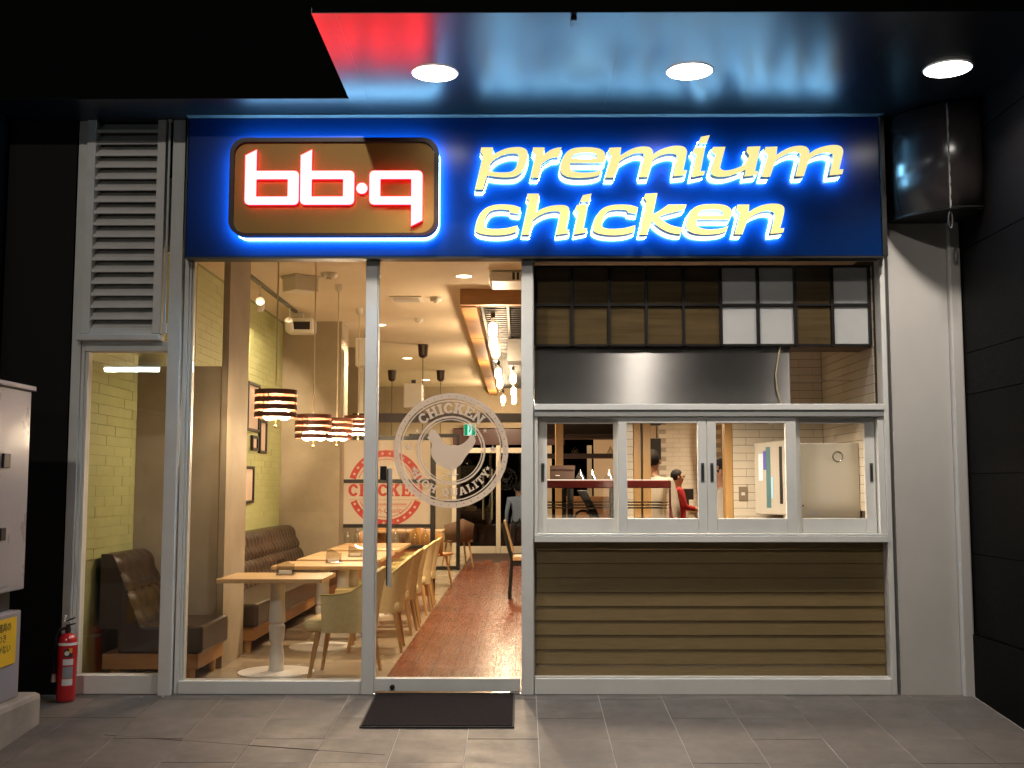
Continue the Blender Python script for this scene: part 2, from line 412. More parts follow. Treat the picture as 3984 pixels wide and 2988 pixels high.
def sash(x0, x1, g0, g1, y, hx, front):
    s = obj('sash', MB().box(x0, g0, y, y + .03, 1.054, 1.811).box(g1, x1, y, y + .03, 1.054, 1.811).box(g0, g1, y, y + .0295, 1.054, 1.150).box(g0, g1, y, y + .0295, 1.771, 1.811), frame_w, t, .003)
    s.matrix_parent_inverse = Matrix.Translation(t.location).inverted()
    p = bx('pane', (g0, g1, y + .012, y + .018, 1.150, 1.771), gl, s)
    q = obj('pull_recess', MB().box(hx - .011, hx + .011, y - .004, y + .001, 1.388, 1.510), mat('handle_grey', (.10, .10, .10), .3), s, .002)
    obj('pull_slot', MB().box(hx - .005, hx + .005, y - .006, y - .0045, 1.400, 1.498), mat('handle_slot', (.02, .02, .02), .5), s)
sash(.122, .660, .182, .620, .045, .153, 0)
sash(.647, 1.2235, .704, 1.166, -.006, 1.196, 1)
sash(1.2265, 1.811, 1.287, 1.740, -.006, 1.257, 1)
sash(1.795, 2.341, 1.850, 2.272, .045, 2.312, 0)

t = thing('slatted_panel', 'brown horizontal board cladding behind glass below the serving window', 'panel', (1.2, .1, FL))
board_m = mat('olive_brown_board', (.34, .245, .11), .5, col2=(.26, .18, .078), vscale=7, stretch=(1, 6, 14), bump=.1, bscale=30)
brd = MB().hexa([(-1.143, -.006, 0), (1.143, -.006, 0), (1.143, .006, 0), (-1.143, .006, 0), (-1.143, .003, .0915), (1.143, .003, .0915), (1.143, .014, .0915), (-1.143, .014, .0915)])
bm_ = brd.mesh('board'); bm_.materials.append(board_m)
for k in range(10):
    o = bpy.data.objects.new('board', bm_); C.objects.link(o); o.parent = t; o.location = (.04, -.02, .085 + k * .0925)
    b = o.modifiers.new('bevel', 'BEVEL'); b.width = .003; b.segments = 2
child('backing', (.099, 2.382, .122, .14, .1, 1.04), mat('panel_back', (.03, .02, .015), .8), t, 0)

# ------------------------------------------------------------------ upper panelled cabinet and steel hood, behind the upper pane
t = thing('grid_cabinet', 'black framed overhead cabinet with brown and white square panels', 'cabinet', (1.2, .12, 2.3))
dark_p = mat('smoked_brown_glass', (.090, .062, .030), .16, col2=(.15, .105, .05), vscale=4, stretch=(.4, 1, 7), spec=.6)
white_p = mat('white_panel', (.62, .63, .64), .35, var=.03)
X0, X1 = .104, 2.358; W9 = (X1 - X0) / 9
child('carcass', (X0, X1 + .03, .150, .42, 2.29, 2.845), mat('cabinet_brown', (.05, .018, .01), .45), t, .003)
for i in range(10):
    child('frame_bar', (X0 + W9 * i - .010, X0 + W9 * i + .010, .118, .150, 2.30, 2.845), black_m, t, 0)
for z in (2.302, 2.576, 2.838):
    for i in range(9):
        child('frame_bar', (X0 + W9 * i + .0105, X0 + W9 * (i + 1) - .0105, .119, .150, z - .008, z + .008), black_m, t, 0)
for i in range(9):
    for z0, z1 in ((2.311, 2.567), (2.585, 2.829)):
        child('square_panel', (X0 + W9 * i + .0108, X0 + W9 * (i + 1) - .0108, .136, .149, z0, z1), white_p if i in (5, 6, 8) else dark_p, t, 0)
steel_v = mat('brushed_steel', (.50, .49, .48), .36, 1.0, aniso=.97, anrot=.25, var=.10, vscale=3, detail=8)
_n = steel_v.node_tree; _t = _n.nodes.new('ShaderNodeTangent'); _t.direction_type = 'RADIAL'; _t.axis = 'Z'
_n.links.new(_t.outputs[0], _n.nodes['Principled BSDF'].inputs['Tangent'])
t = thing('steel_hood', 'brushed steel extractor hood face above the serving window', 'hood', (.95, .15, 1.9))
child('hood_face', (.102, 1.820, .150, .17, 1.80, 2.288), steel_v, t, .004)
child('hood_side', (1.806, 1.821, .171, .75, 1.80, 2.288), MATS['brushed_steel'], t, .0)
child('hood_lip', (.102, 1.820, .146, .1499, 2.270, 2.288), chrome, t, 0)
o = obj('rivet', MB().tube((.86, .147, 2.268), (.86, .143, 2.268), .005), black_m, t); o.matrix_parent_inverse = Matrix.Translation(t.location).inverted()
streak = [(1.755, .14, 2.29), (1.735, .14, 2.2), (1.72, .14, 2.1), (1.728, .14, 2.0), (1.75, .14, 1.92), (1.752, .14, 1.90)]  # thin curved yellow light streak on the hood, modelled as a pale tube
tag(obj('hood_streak', MB().path(streak, .0045), mat('pale_streak', (.7, .55, .35), .5), smooth=True), 'thin pale cable standing in for light on the steel hood', 'streak')

# ------------------------------------------------------------------ sign box
LETTERS = [
('p', [[(-0.247,3.553,1),(-0.17,3.553,1),(-0.177,3.503,1),(-0.126,3.529),(-0.078,3.547),(-0.029,3.554),(0.013,3.553),(0.044,3.539),(0.055,3.513),(0.049,3.466),(0.032,3.416),(0.006,3.381),(-0.032,3.36),(-0.084,3.355),(-0.138,3.357),(-0.18,3.363),(-0.209,3.367,1),(-0.236,3.274,1),(-0.287,3.275,1),(-0.236,3.503,1),(-0.253,3.525,1)],[(-0.186,3.449,1),(-0.159,3.475),(-0.12,3.497),(-0.072,3.511),(-0.029,3.513),(-0.007,3.506),(-0.003,3.487),(-0.011,3.45),(-0.026,3.413),(-0.054,3.392),(-0.096,3.387),(-0.144,3.388),(-0.18,3.394),(-0.198,3.401,1)]]),
('r', [[(0.09,3.552,1),(0.165,3.552,1),(0.157,3.499,1),(0.182,3.521),(0.212,3.539),(0.243,3.549),(0.275,3.553,1),(0.254,3.487,1),(0.224,3.486),(0.194,3.476),(0.164,3.458),(0.144,3.439,1),(0.122,3.353,1),(0.072,3.353,1),(0.106,3.499,1),(0.087,3.524,1)]]),
('e', [[(0.266,3.407),(0.272,3.45),(0.288,3.493),(0.315,3.527),(0.357,3.547),(0.418,3.553),(0.478,3.551),(0.526,3.541),(0.553,3.52),(0.56,3.492),(0.555,3.465),(0.545,3.449,1),(0.33,3.45,1),(0.331,3.419),(0.348,3.397),(0.387,3.387),(0.435,3.385),(0.489,3.39),(0.525,3.403),(0.539,3.412,1),(0.525,3.372,1),(0.477,3.357),(0.417,3.351),(0.35,3.352),(0.302,3.363),(0.275,3.382)],[(0.339,3.477,1),(0.348,3.496),(0.369,3.51),(0.405,3.516),(0.442,3.517),(0.481,3.514),(0.502,3.501),(0.502,3.477,1)]]),
('m', [[(0.585,3.549,1),(0.663,3.552,1),(0.656,3.497,1),(0.693,3.521),(0.738,3.544),(0.783,3.555),(0.826,3.556),(0.856,3.546),(0.869,3.521),(0.867,3.504,1),(0.904,3.529),(0.949,3.548),(0.998,3.56),(1.043,3.561),(1.073,3.552),(1.089,3.527),(1.083,3.486),(1.062,3.4,1),(1.089,3.4,1),(1.081,3.369,1),(0.998,3.36,1),(1.021,3.468),(1.023,3.496),(1.003,3.509),(0.967,3.51),(0.928,3.501),(0.891,3.485),(0.867,3.465,1),(0.833,3.356,1),(0.778,3.354,1),(0.807,3.468),(0.812,3.499),(0.794,3.513),(0.756,3.512),(0.717,3.499),(0.68,3.48),(0.651,3.459,1),(0.614,3.352,1),(0.558,3.352,1),(0.599,3.494,1),(0.579,3.523,1)]]),
('i', [[(1.139,3.55,1),(1.209,3.553,1),(1.176,3.392,1),(1.205,3.395,1),(1.197,3.368,1),(1.117,3.353,1),(1.148,3.497,1),(1.127,3.525,1)]]),
('dot', [[(1.182,3.621,1),(1.239,3.632,1),(1.218,3.578,1),(1.161,3.578,1)]]),
('u', [[(1.259,3.553,1),(1.339,3.554,1),(1.322,3.491),(1.305,3.426),(1.309,3.406),(1.336,3.397),(1.378,3.403),(1.42,3.417),(1.468,3.439,1),(1.494,3.497,1),(1.474,3.525,1),(1.483,3.554,1),(1.567,3.557,1),(1.528,3.392,1),(1.549,3.393,1),(1.543,3.367,1),(1.458,3.357,1),(1.468,3.404,1),(1.432,3.386),(1.39,3.371),(1.335,3.357),(1.281,3.358),(1.251,3.371),(1.244,3.395),(1.258,3.448),(1.274,3.5,1),(1.249,3.528,1)]]),
('m', [[(1.599,3.552,1),(1.676,3.555,1),(1.669,3.499,1),(1.706,3.524),(1.751,3.547),(1.797,3.558),(1.839,3.559),(1.869,3.548),(1.882,3.524),(1.88,3.507,1),(1.917,3.532),(1.962,3.551),(2.011,3.562),(2.056,3.564),(2.086,3.555),(2.101,3.529),(2.095,3.489),(2.073,3.403,1),(2.1,3.403,1),(2.091,3.372,1),(2.009,3.363,1),(2.033,3.471),(2.035,3.499),(2.016,3.512),(1.979,3.513),(1.94,3.504),(1.904,3.488),(1.879,3.468,1),(1.843,3.359,1),(1.789,3.357,1),(1.819,3.471),(1.824,3.502),(1.807,3.516),(1.769,3.515),(1.729,3.502),(1.693,3.483),(1.663,3.462,1),(1.625,3.355,1),(1.57,3.355,1),(1.612,3.496,1),(1.592,3.526,1)]]),
('c', [[(-0.285,3.015),(-0.276,3.064),(-0.255,3.112),(-0.216,3.152),(-0.162,3.171),(-0.102,3.175),(-0.042,3.17),(0.007,3.155,1),(-0.002,3.113,1),(-0.06,3.121,1),(-0.064,3.137,1),(-0.096,3.142),(-0.144,3.142),(-0.186,3.131),(-0.213,3.1),(-0.227,3.057),(-0.222,3.027),(-0.192,3.016),(-0.138,3.014),(-0.078,3.02),(-0.036,3.031),(-0.01,3.037,1),(-0.021,2.996,1),(-0.066,2.981),(-0.132,2.973),(-0.198,2.975),(-0.252,2.985),(-0.279,2.999)]]),
('h', [[(0.053,3.246,1),(0.128,3.246,1),(0.105,3.121,1),(0.145,3.145),(0.193,3.162),(0.247,3.17),(0.295,3.168),(0.319,3.154),(0.322,3.124),(0.31,3.063),(0.301,3.008,1),(0.325,3.009,1),(0.318,2.986,1),(0.236,2.974,1),(0.262,3.093),(0.262,3.121),(0.241,3.13),(0.205,3.128),(0.163,3.118),(0.121,3.097),(0.088,3.072,1),(0.063,2.976,1),(0.015,2.976,1),(0.062,3.198,1),(0.049,3.219,1)]]),
('i', [[(0.373,3.171,1),(0.442,3.174,1),(0.411,3.015,1),(0.44,3.018,1),(0.432,2.991,1),(0.353,2.976,1),(0.382,3.119,1),(0.361,3.147,1)]]),
('dot', [[(0.412,3.235,1),(0.469,3.246,1),(0.449,3.192,1),(0.392,3.192,1)]]),
('c', [[(0.476,3.013),(0.485,3.062),(0.506,3.111),(0.546,3.151),(0.6,3.169),(0.66,3.173),(0.72,3.169),(0.768,3.154,1),(0.759,3.112,1),(0.702,3.12,1),(0.698,3.135,1),(0.666,3.14),(0.618,3.14),(0.576,3.129),(0.548,3.099),(0.534,3.056),(0.539,3.026),(0.569,3.015),(0.623,3.013),(0.683,3.019),(0.725,3.03),(0.75,3.036,1),(0.74,2.995,1),(0.694,2.98),(0.628,2.972),(0.562,2.974),(0.509,2.984),(0.482,2.998)]]),
('k', [[(0.816,3.244,1),(0.894,3.248,1),(0.864,3.108,1),(0.911,3.135),(0.963,3.172,1),(1.083,3.173,1),(1.07,3.142,1),(1.001,3.123),(0.941,3.107),(0.902,3.091,1),(0.934,3.062),(0.982,3.036),(1.051,3.019,1),(1.041,2.977,1),(0.975,2.988),(0.916,3.016),(0.855,3.065,1),(0.824,2.975,1),(0.777,2.975,1),(0.825,3.196,1),(0.807,3.218,1)]]),
('e', [[(1.079,3.031),(1.086,3.074),(1.101,3.116),(1.129,3.15),(1.171,3.169),(1.231,3.175),(1.291,3.174),(1.339,3.164),(1.366,3.143),(1.372,3.116),(1.366,3.088),(1.357,3.073,1),(1.143,3.073,1),(1.144,3.043),(1.16,3.022),(1.198,3.011),(1.246,3.009),(1.3,3.015),(1.337,3.027),(1.35,3.036,1),(1.336,2.997,1),(1.288,2.982),(1.228,2.976),(1.162,2.977),(1.114,2.988),(1.088,3.006)],[(1.152,3.101,1),(1.161,3.119),(1.182,3.133),(1.219,3.139),(1.255,3.141),(1.293,3.137),(1.314,3.124),(1.314,3.101,1)]]),
('n', [[(1.41,3.171,1),(1.487,3.172,1),(1.48,3.119,1),(1.517,3.145),(1.572,3.168),(1.626,3.177),(1.674,3.175),(1.704,3.161),(1.712,3.134),(1.699,3.073),(1.682,3.015,1),(1.709,3.016,1),(1.701,2.988,1),(1.619,2.979,1),(1.642,3.067),(1.648,3.103),(1.642,3.12),(1.619,3.129),(1.583,3.128),(1.541,3.116),(1.504,3.097),(1.477,3.079,1),(1.439,2.977,1),(1.388,2.977,1),(1.426,3.116,1),(1.403,3.142,1)]]),
]
sign_m = mat('deep_blue_sign_panel', (.001, .020, .11), .22, spec=.3, bump=.01, bscale=4)
sg = thing('shop_sign', 'long deep blue illuminated sign box above the shopfront', 'sign', (.09, -.05, 2.86))
child('panel_face', (-2.196, 2.376, -.105, -.02, 2.862, 3.798), sign_m, sg, .004)
child('side_cap', (2.378, 2.410, -.125, .0, 2.856, 3.80), black_m, sg, .003)
child('side_cap', (-2.206, -2.198, -.108, .0, 2.856, 3.80), black_m, sg, 0)
child('bottom_edge', (-2.196, 2.376, -.108, .0, 2.848, 2.8615), black_m, sg, 0)
child('top_flashing', (-2.2, 2.40, -.16, -.03, 3.799, 3.803), mat('pale_flashing', (.3, .32, .34), .3, .8), sg, 0)
# gold panel with lit outline
def fix(o, p): o.matrix_parent_inverse = Matrix.Translation(p.location).inverted(); return o
led = emis('letter_side_light', (.74, .95, 1.0), 2.4)
gp = fix(obj('gold_panel', shape_mesh('gold_panel', [rrect(-1.852, -.553, 2.988, 3.590, .085)], -.226, .02), mat('gold_metal', (.30, .17, .035), .42, .45, var=.06, vscale=2), sg), sg)
gp['label'] = 'rounded gold panel with red letters'
(obj('rim', shape_mesh('rim', [rrect(-1.882, -.523, 2.968, 3.618, .105), rrect(-1.853, -.552, 2.987, 3.591, .086)], -.248, .06), mat('dark_red_rim', (.035, .008, .006), .35), gp))
(obj('light_edge', shape_mesh('light_edge', [rrect(-1.880, -.525, 2.970, 3.616, .104)], -.187, .0400), led, gp))
obj('led_strip', shape_mesh('led_strip', [rrect(-1.880, -.525, 2.970, 3.616, .104)], -.1460, .0400), emis('led_strip_light', (.22, .62, 1.0), 72.0), gp)
red_face = emis('red_lit_face', (1.0, .030, .034), 36.0)
red_side = mat('red_return', (.55, .01, .02), .3, emit=(1, .01, .03), estr=1.6)
def bshape(dx):
    o_ = [(-1.776, 3.171), (-1.427, 3.171), (-1.427, 3.394), (-1.706, 3.394), (-1.706, 3.534), (-1.776, 3.497)]
    return o_, dx
def rounded(poly, rad):
    out = []; N = len(poly)
    for i, p in enumerate(poly):
        r = rad[i]
        if r == 0: out.append(p); continue
        a, b = Vector(poly[i - 1]), Vector(poly[(i + 1) % N]); q = Vector(p)
        u = (a - q).normalized(); v = (b - q).normalized()
        s, e = q + u * r, q + v * r
        for k in range(7):
            t_ = k / 6; out.append(tuple(s * (1 - t_) ** 2 + q * 2 * t_ * (1 - t_) + e * t_ ** 2))
    return out
B_OUT = rounded([(-1.776, 3.171), (-1.427, 3.171), (-1.427, 3.394), (-1.704, 3.394), (-1.704, 3.534), (-1.776, 3.497)], (.035, .035, .035, .008, 0, 0))
B_IN = rounded([(-1.703, 3.224), (-1.498, 3.224), (-1.498, 3.340), (-1.703, 3.340)], (.008,) * 4)
Q_OUT = rounded([(-.969, 3.171), (-.698, 3.171), (-.698, 3.029), (-.626, 3.066), (-.626, 3.394), (-.969, 3.394)], (.035, .008, 0, 0, .035, .035))
Q_IN = rounded([(-.899, 3.224), (-.698, 3.224), (-.698, 3.340), (-.899, 3.340)], (.008,) * 4)
sh = lambda l, d: [(x + d, z) for x, z in l]
for nm, loops in (('red_letter', [B_OUT, B_IN]), ('red_letter', [sh(B_OUT, .359), sh(B_IN, .359)]), ('red_dot', [circle(-1.018, 3.278, .036, 32)]), ('red_letter', [Q_OUT, Q_IN])):
    lo = fix(obj(nm, shape_mesh(nm, loops, -.254, .026), red_side, sg), sg)
    f_ = obj('lit_face', shape_mesh('lit_face', loops, -.2575, .003), red_face, lo)
# yellow letters
yel = mat('yellow_acrylic', (.80, .60, .05), .3, emit=(1.0, .86, .36), estr=.95)
yside = mat('black_return', (.01, .02, .02), .35)
ledl = emis('letter_side_light', (.74, .95, 1.0), 2.4); strip = emis('led_strip_light', (.22, .62, 1.0), 72.0)
bead = emis('led_bead', (.8, .95, 1.0), 12.0)
for k, (ch, loops) in enumerate(LETTERS):
    loops = [smooth_loop(l) for l in loops]
    body = fix(obj('yellow_letter' if ch != 'dot' else 'yellow_dot', shape_mesh('letter_return', loops, -.233, .060), yside, sg), sg)
    obj('letter_face', shape_mesh('letter_face', loops, -.2375, .004), yel, body)
    obj('back_light', shape_mesh('back_light', [offset_loop(l, .006 if q == 0 else -.006) for q, l in enumerate(loops)], -.172, .0355), ledl, body)
    obj('led_strip', shape_mesh('led_strip', [offset_loop(l, .006 if q == 0 else -.006) for q, l in enumerate(loops)], -.1355, .0295), strip, body)
    bd = MB()
    for l in loops:
        acc = 0.0
        for a, b in zip(l, l[1:] + l[:1]):
            dx, dz = b[0] - a[0], b[1] - a[1]; ln = math.hypot(dx, dz)
            while acc < ln:
                s_ = acc / max(ln, 1e-6); bd.ball((a[0] + dx * s_, -.118, a[1] + dz * s_), .0065, n=6, m=3); acc += .024
            acc -= ln
    obj('led_beads', bd, bead, body)

# ------------------------------------------------------------------ dark curved box beside the sign
t = thing('curved_sign_box', 'dark glossy curved box under the soffit at right of the sign', 'sign box', (2.66, -.2, 3.1))
prof = [(2.44, -.06), (2.47, -.15), (2.53, -.25), (2.62, -.36), (2.73, -.43), (2.86, -.45), (2.915, -.44)]
dk = mat('glossy_dark_metal', (.020, .016, .017), .25, .0, spec=.8)
def curtain(pts, z0, z1, thick=.012):
    m = MB()
    for a, b in zip(pts[:-1], pts[1:]):
        m.hexa([(a[0], a[1], z0), (b[0], b[1], z0), (b[0], b[1] + thick, z0), (a[0], a[1] + thick, z0), (a[0], a[1], z1), (b[0], b[1], z1), (b[0], b[1] + thick, z1), (a[0], a[1] + thick, z1)])
    return m
def fine(pts, n=6):
    out = []
    for i in range(len(pts) - 1):
        p0 = pts[max(i - 1, 0)]; p1 = pts[i]; p2 = pts[i + 1]; p3 = pts[min(i + 2, len(pts) - 1)]
        for k in range(n):
            t_ = k / n
            out.append(tuple(.5 * (2 * p1[e] + (p2[e] - p0[e]) * t_ + (2 * p0[e] - 5 * p1[e] + 4 * p2[e] - p3[e]) * t_ * t_ + (3 * p1[e] - p0[e] - 3 * p2[e] + p3[e]) * t_ ** 3) for e in (0, 1)))
    return out + [pts[-1]]
fp = fine(prof)
me = bpy.data.meshes.new('curved_face'); vs = []; fs = []
for x, y in fp: vs += [(x, y, 3.095), (x, y, 3.785)]
for i in range(len(fp) - 1): fs.append([2 * i, 2 * i + 2, 2 * i + 3, 2 * i + 1])
me.from_pydata(vs, [], fs)
for p in me.polygons: p.use_smooth = True
o = fix(obj('curved_face', me, dk, t), t); sd = o.modifiers.new('solid', 'SOLIDIFY'); sd.thickness = .012; sd.offset = -1
fix(obj('underside', shape_mesh('underside', [[(x, y) for x, y in fp] + [(2.915, -.002), (2.44, -.002)]], 0, .01), black_m, t), t)
u = t.children[-1]
for v in u.data.vertices: v.co = (v.co.x, v.co.z, 3.100 + v.co.y)
for v in u.data.vertices: v.co.y = v.co.y
seam = MB()
random.seed(3)
for k in range(9): seam.box(2.705, 2.713, -.432, -.424, 3.11 + k * .074, 3.11 + k * .074 + random.uniform(.03, .07))
fix(obj('welded_seam', seam.box(2.706, 2.712, -.426, -.42, 3.1, 3.78), mat('seam_metal', (.35, .33, .31), .3, .6), t), t)
ring = MB(); cpt = (2.715, -.40, 3.03)
rp_ = [(cpt[0] + .012 * math.cos(a), cpt[1], cpt[2] + .055 * math.sin(a)) for a in [2 * math.pi * i / 16 for i in range(17)]]
ring.path(rp_, .006, n=6)
tag(obj('hook_ring', ring, black_m, smooth=True), 'small black hook ring hanging under the curved box', 'hook')

# ------------------------------------------------------------------ lettering helpers for the printed emblems
def arcp(cx, cy, rx, ry, a0, a1, n=14): return [(cx + rx * math.cos(R(a0 + (a1 - a0) * i / n)), cy + ry * math.sin(R(a0 + (a1 - a0) * i / n))) for i in range(n + 1)]
GL = {
 'H': (.96, [[(0,0),(.42,0),(.42,.14),(.34,.14),(.34,.4),(.62,.4),(.62,.14),(.54,.14),(.54,0),(.96,0),(.96,.14),(.88,.14),(.88,.86),(.96,.86),(.96,1),(.54,1),(.54,.86),(.62,.86),(.62,.6),(.34,.6),(.34,.86),(.42,.86),(.42,1),(0,1),(0,.86),(.08,.86),(.08,.14),(0,.14)]]),
 'I': (.46, [[(0,0),(.46,0),(.46,.14),(.36,.14),(.36,.86),(.46,.86),(.46,1),(0,1),(0,.86),(.1,.86),(.1,.14),(0,.14)]]),
 'C': (.86, [arcp(.46,.5,.46,.5,38,322) + [(.72,.30)] + arcp(.46,.5,.20,.30,318,42) + [(.72,.64),(.84,.64)]]),
 'K': (.98, [[(0,0),(.42,0),(.42,.14),(.34,.14),(.34,.34),(.42,.42),(.58,.14),(.54,.14),(.54,0),(.98,0),(.98,.14),(.9,.14),(.62,.6),(.84,.86),(.92,.86),(.92,1),(.52,1),(.52,.86),(.56,.86),(.34,.6),(.34,.86),(.42,.86),(.42,1),(0,1),(0,.86),(.08,.86),(.08,.14),(0,.14)]]),
 'E': (.84, [[(0,0),(.84,0),(.84,.36),(.7,.36),(.64,.16),(.34,.16),(.34,.42),(.5,.42),(.5,.34),(.6,.34),(.6,.68),(.5,.68),(.5,.58),(.34,.58),(.34,.84),(.62,.84),(.68,.68),(.8,.68),(.8,1),(0,1),(0,.86),(.08,.86),(.08,.14),(0,.14)]]),
 'N': (1.0, [[(0,0),(.38,0),(.38,.14),(.3,.14),(.3,.62),(.72,0),(.92,0),(.92,.86),(1,.86),(1,1),(.62,1),(.62,.86),(.7,.86),(.7,.42),(.3,1),(0,1),(0,.86),(.08,.86),(.08,.14),(0,.14)]]),
 'G': (.92, [arcp(.46,.5,.46,.5,42,318) + [(.90,.18),(.90,.52),(.52,.52),(.52,.38),(.66,.38),(.66,.26)] + arcp(.46,.5,.22,.32,305,48)]),
 'Q': (.96, [arcp(.48,.5,.48,.5,0,282)[:-1] + [(.58,.0),(.78,-.16),(.92,-.10),(.76,.06)] + arcp(.48,.5,.48,.5,308,352), arcp(.48,.5,.24,.32,0,345)]),
 'U': (.94, [[(0,1),(.40,1),(.40,.87),(.32,.87),(.32,.36)] + arcp(.49,.36,.16,.19,180,360) + [(.66,.87),(.58,.87),(.58,1),(.94,1),(.94,.87),(.86,.87),(.86,.36)] + arcp(.475,.36,.385,.36,0,-180) + [(.09,.87),(0,.87)]]),
 'A': (.98, [[(0,0),(.36,0),(.36,.13),(.30,.13),(.33,.26),(.63,.26),(.66,.13),(.60,.13),(.60,0),(.98,0),(.98,.13),(.92,.13),(.64,1),(.34,1),(.06,.13),(0,.13)], [(.38,.40),(.58,.40),(.48,.74)]]),
 'L': (.78, [[(0,0),(.78,0),(.78,.40),(.64,.40),(.60,.16),(.34,.16),(.34,.86),(.44,.86),(.44,1),(0,1),(0,.86),(.08,.86),(.08,.14),(0,.14)]]),
 'T': (.84, [[(.20,0),(.64,0),(.64,.13),(.55,.13),(.55,.84),(.68,.84),(.72,.66),(.84,.66),(.84,1),(0,1),(0,.66),(.12,.66),(.16,.84),(.29,.84),(.29,.13),(.20,.13)]]),
 'Y': (.96, [[(.28,0),(.70,0),(.70,.13),(.62,.13),(.62,.40),(.86,.87),(.96,.87),(.96,1),(.60,1),(.60,.87),(.64,.87),(.49,.58),(.35,.87),(.40,.87),(.40,1),(0,1),(0,.87),(.08,.87),(.36,.40),(.36,.13),(.28,.13)]]),
}
def word_arc(word, cx, cz, rad, h, sp=.16, top=True, wide=1.0):
    tot = sum(GL[c][0] * h * wide if c != ' ' else h * .45 for c in word) + sp * h * (len(word) - 1)
    pos = -tot / 2; loops = []
    for c in word:
        if c == ' ': pos += h * .45 + sp * h; continue
        gw, ls = GL[c]; mid = pos + gw * h * wide / 2
        rr = rad + (h / 2 if top else -h / 2); th = mid / rr
        for l in ls:
            q = []
            for u, v in l:
                du = (u - gw / 2) * h * wide
                if top: rr_ = rad + v * h; x, z = du * math.cos(th) + rr_ * math.sin(th), -du * math.sin(th) + rr_ * math.cos(th)
                else: rr_ = rad - v * h; x, z = du * math.cos(th) + rr_ * math.sin(th), du * math.sin(th) - rr_ * math.cos(th)
                q.append((cx + x, cz + z))
            loops.append(q)
        pos += gw * h * wide + sp * h
    return loops
def word_line(word, x0, x1, z, h):
    tot = sum(GL[c][0] for c in word) + .12 * (len(word) - 1); k = (x1 - x0) / tot; pos = x0; loops = []
    for c in word:
        gw, ls = GL[c]
        for l in ls: loops.append([(pos + u * k, z + v * h) for u, v in l])
        pos += (gw + .12) * k
    return loops

# ------------------------------------------------------------------ white vinyl emblem on the door glass
door = bpy.data.objects['glass_door']
vin = vinyl('white_vinyl', (.92, .88, .84))
ex, ez, er = -.449, 1.593, .376
def sticker(name, loops): return fix(obj(name, shape_mesh(name, loops, .0035, .0015), vin, door), door)
random.seed(11)
def rough_circle(r, wob=.0, n=120):
    return [(ex + (r + random.uniform(-wob, wob)) * math.cos(2 * math.pi * i / n), ez + (r + random.uniform(-wob, wob)) * math.sin(2 * math.pi * i / n)) for i in range(n)]
holes = [circle(ex + .357 * math.cos(R(a)), ez + .357 * math.sin(R(a)), .0035, 8) for a in range(4, 364, 8)]
sticker('emblem_ring', [rough_circle(er, .0012), rough_circle(.339, .0012)] + holes)
sticker('emblem_ring', [rough_circle(.331, .0008), rough_circle(.322, .0008)])
sticker('emblem_ring', [rough_circle(.226, .001), rough_circle(.213, .001)])
sticker('emblem_ring', [rough_circle(.206, .0008), rough_circle(.199, .0008)])
sticker('emblem_word', word_arc('CHICKEN', ex, ez, .243, .070, .10))
sticker('emblem_word', word_arc('HIGH QUALITY', ex, ez, .300, .052, .14, top=False))
for a, r, s in ((-60, .258, .017), (60, .258, .017), (-86, .280, .028), (88, .275, .028), (-118, .268, .020), (116, .268, .017)):
    sticker('emblem_star', [star(ex + r * math.sin(R(a)), ez + r * math.cos(R(a)), s)])
ROO = [(-.588,1.724),(-.572,1.730),(-.552,1.724),(-.546,1.711),(-.529,1.695),(-.513,1.669),(-.497,1.643),(-.464,1.627),(-.419,1.623),(-.380,1.633),(-.348,1.656),(-.328,1.682),(-.315,1.709,1),(-.309,1.688,1),(-.297,1.698,1),(-.296,1.683,1),(-.288,1.680,1),(-.292,1.669,1),(-.287,1.663,1),(-.289,1.646),(-.302,1.623),(-.321,1.591),(-.341,1.565),(-.360,1.539),(-.379,1.507),(-.402,1.488),(-.424,1.471),(-.470,1.468),(-.496,1.481),(-.525,1.494),(-.554,1.523),(-.574,1.552),(-.581,1.591),(-.576,1.623),(-.581,1.649),(-.594,1.656,1),(-.597,1.669,1),(-.608,1.676,1),(-.597,1.688),(-.594,1.708)]
sticker('emblem_bird', [smooth_loop(ROO, 3)])
sticker('emblem_bird_leg', [[(-.452, 1.467), (-.440, 1.467), (-.446, 1.436), (-.430, 1.430), (-.412, 1.424), (-.414, 1.419), (-.440, 1.424), (-.470, 1.414), (-.474, 1.418), (-.452, 1.428), (-.498, 1.430), (-.499, 1.435), (-.455, 1.437)]])
sticker('emblem_bird_leg', [[(-.436, 1.467), (-.424, 1.470), (-.426, 1.440), (-.400, 1.438), (-.400, 1.433), (-.428, 1.434), (-.436, 1.440)]])

# ------------------------------------------------------------------ dining room shell
structure('dining_floor', MB().box(-2.98, -.932, .10, 15.2, FL - .1, FL), concrete_f)
wf = structure('wood_floor', MB().box(-.931, 4.2, .10, 15.2, FL - .1, FL - .004), mat('floor_gap', (.03, .012, .006), .6))
plank_m = mat('red_brown_plank', (.20, .060, .027), .27, col2=(.12, .035, .016), vscale=5, stretch=(8, .7, 1), bump=.03, bscale=16, coat=.0, rvar=.07, spec=.35)
pm = MB().box(-.073, .073, -.597, .597, -.004, 0).mesh('plank'); pm.materials.append(plank_m)
for i in range(13):
    off = (i * .47) % 1.2
    for j in range(-1, 10):
        y = .10 + off + j * 1.2 + .6
        if y < -.1: continue
        o = place('plank', pm, (-.931 + .15 * i + .075, y, FL + random.uniform(-.0004, .0004)), wf)
        if y - .597 < .10:
            L = y + .597 - .10
            if L < .1: bpy.data.objects.remove(o); continue
            o.scale.y = L / 1.194; o.location.y = .10 + L / 2
structure('ceiling', MB().box(-2.98, 4.2, .13, 15.2, CEIL, CEIL + .1), ceil_m)
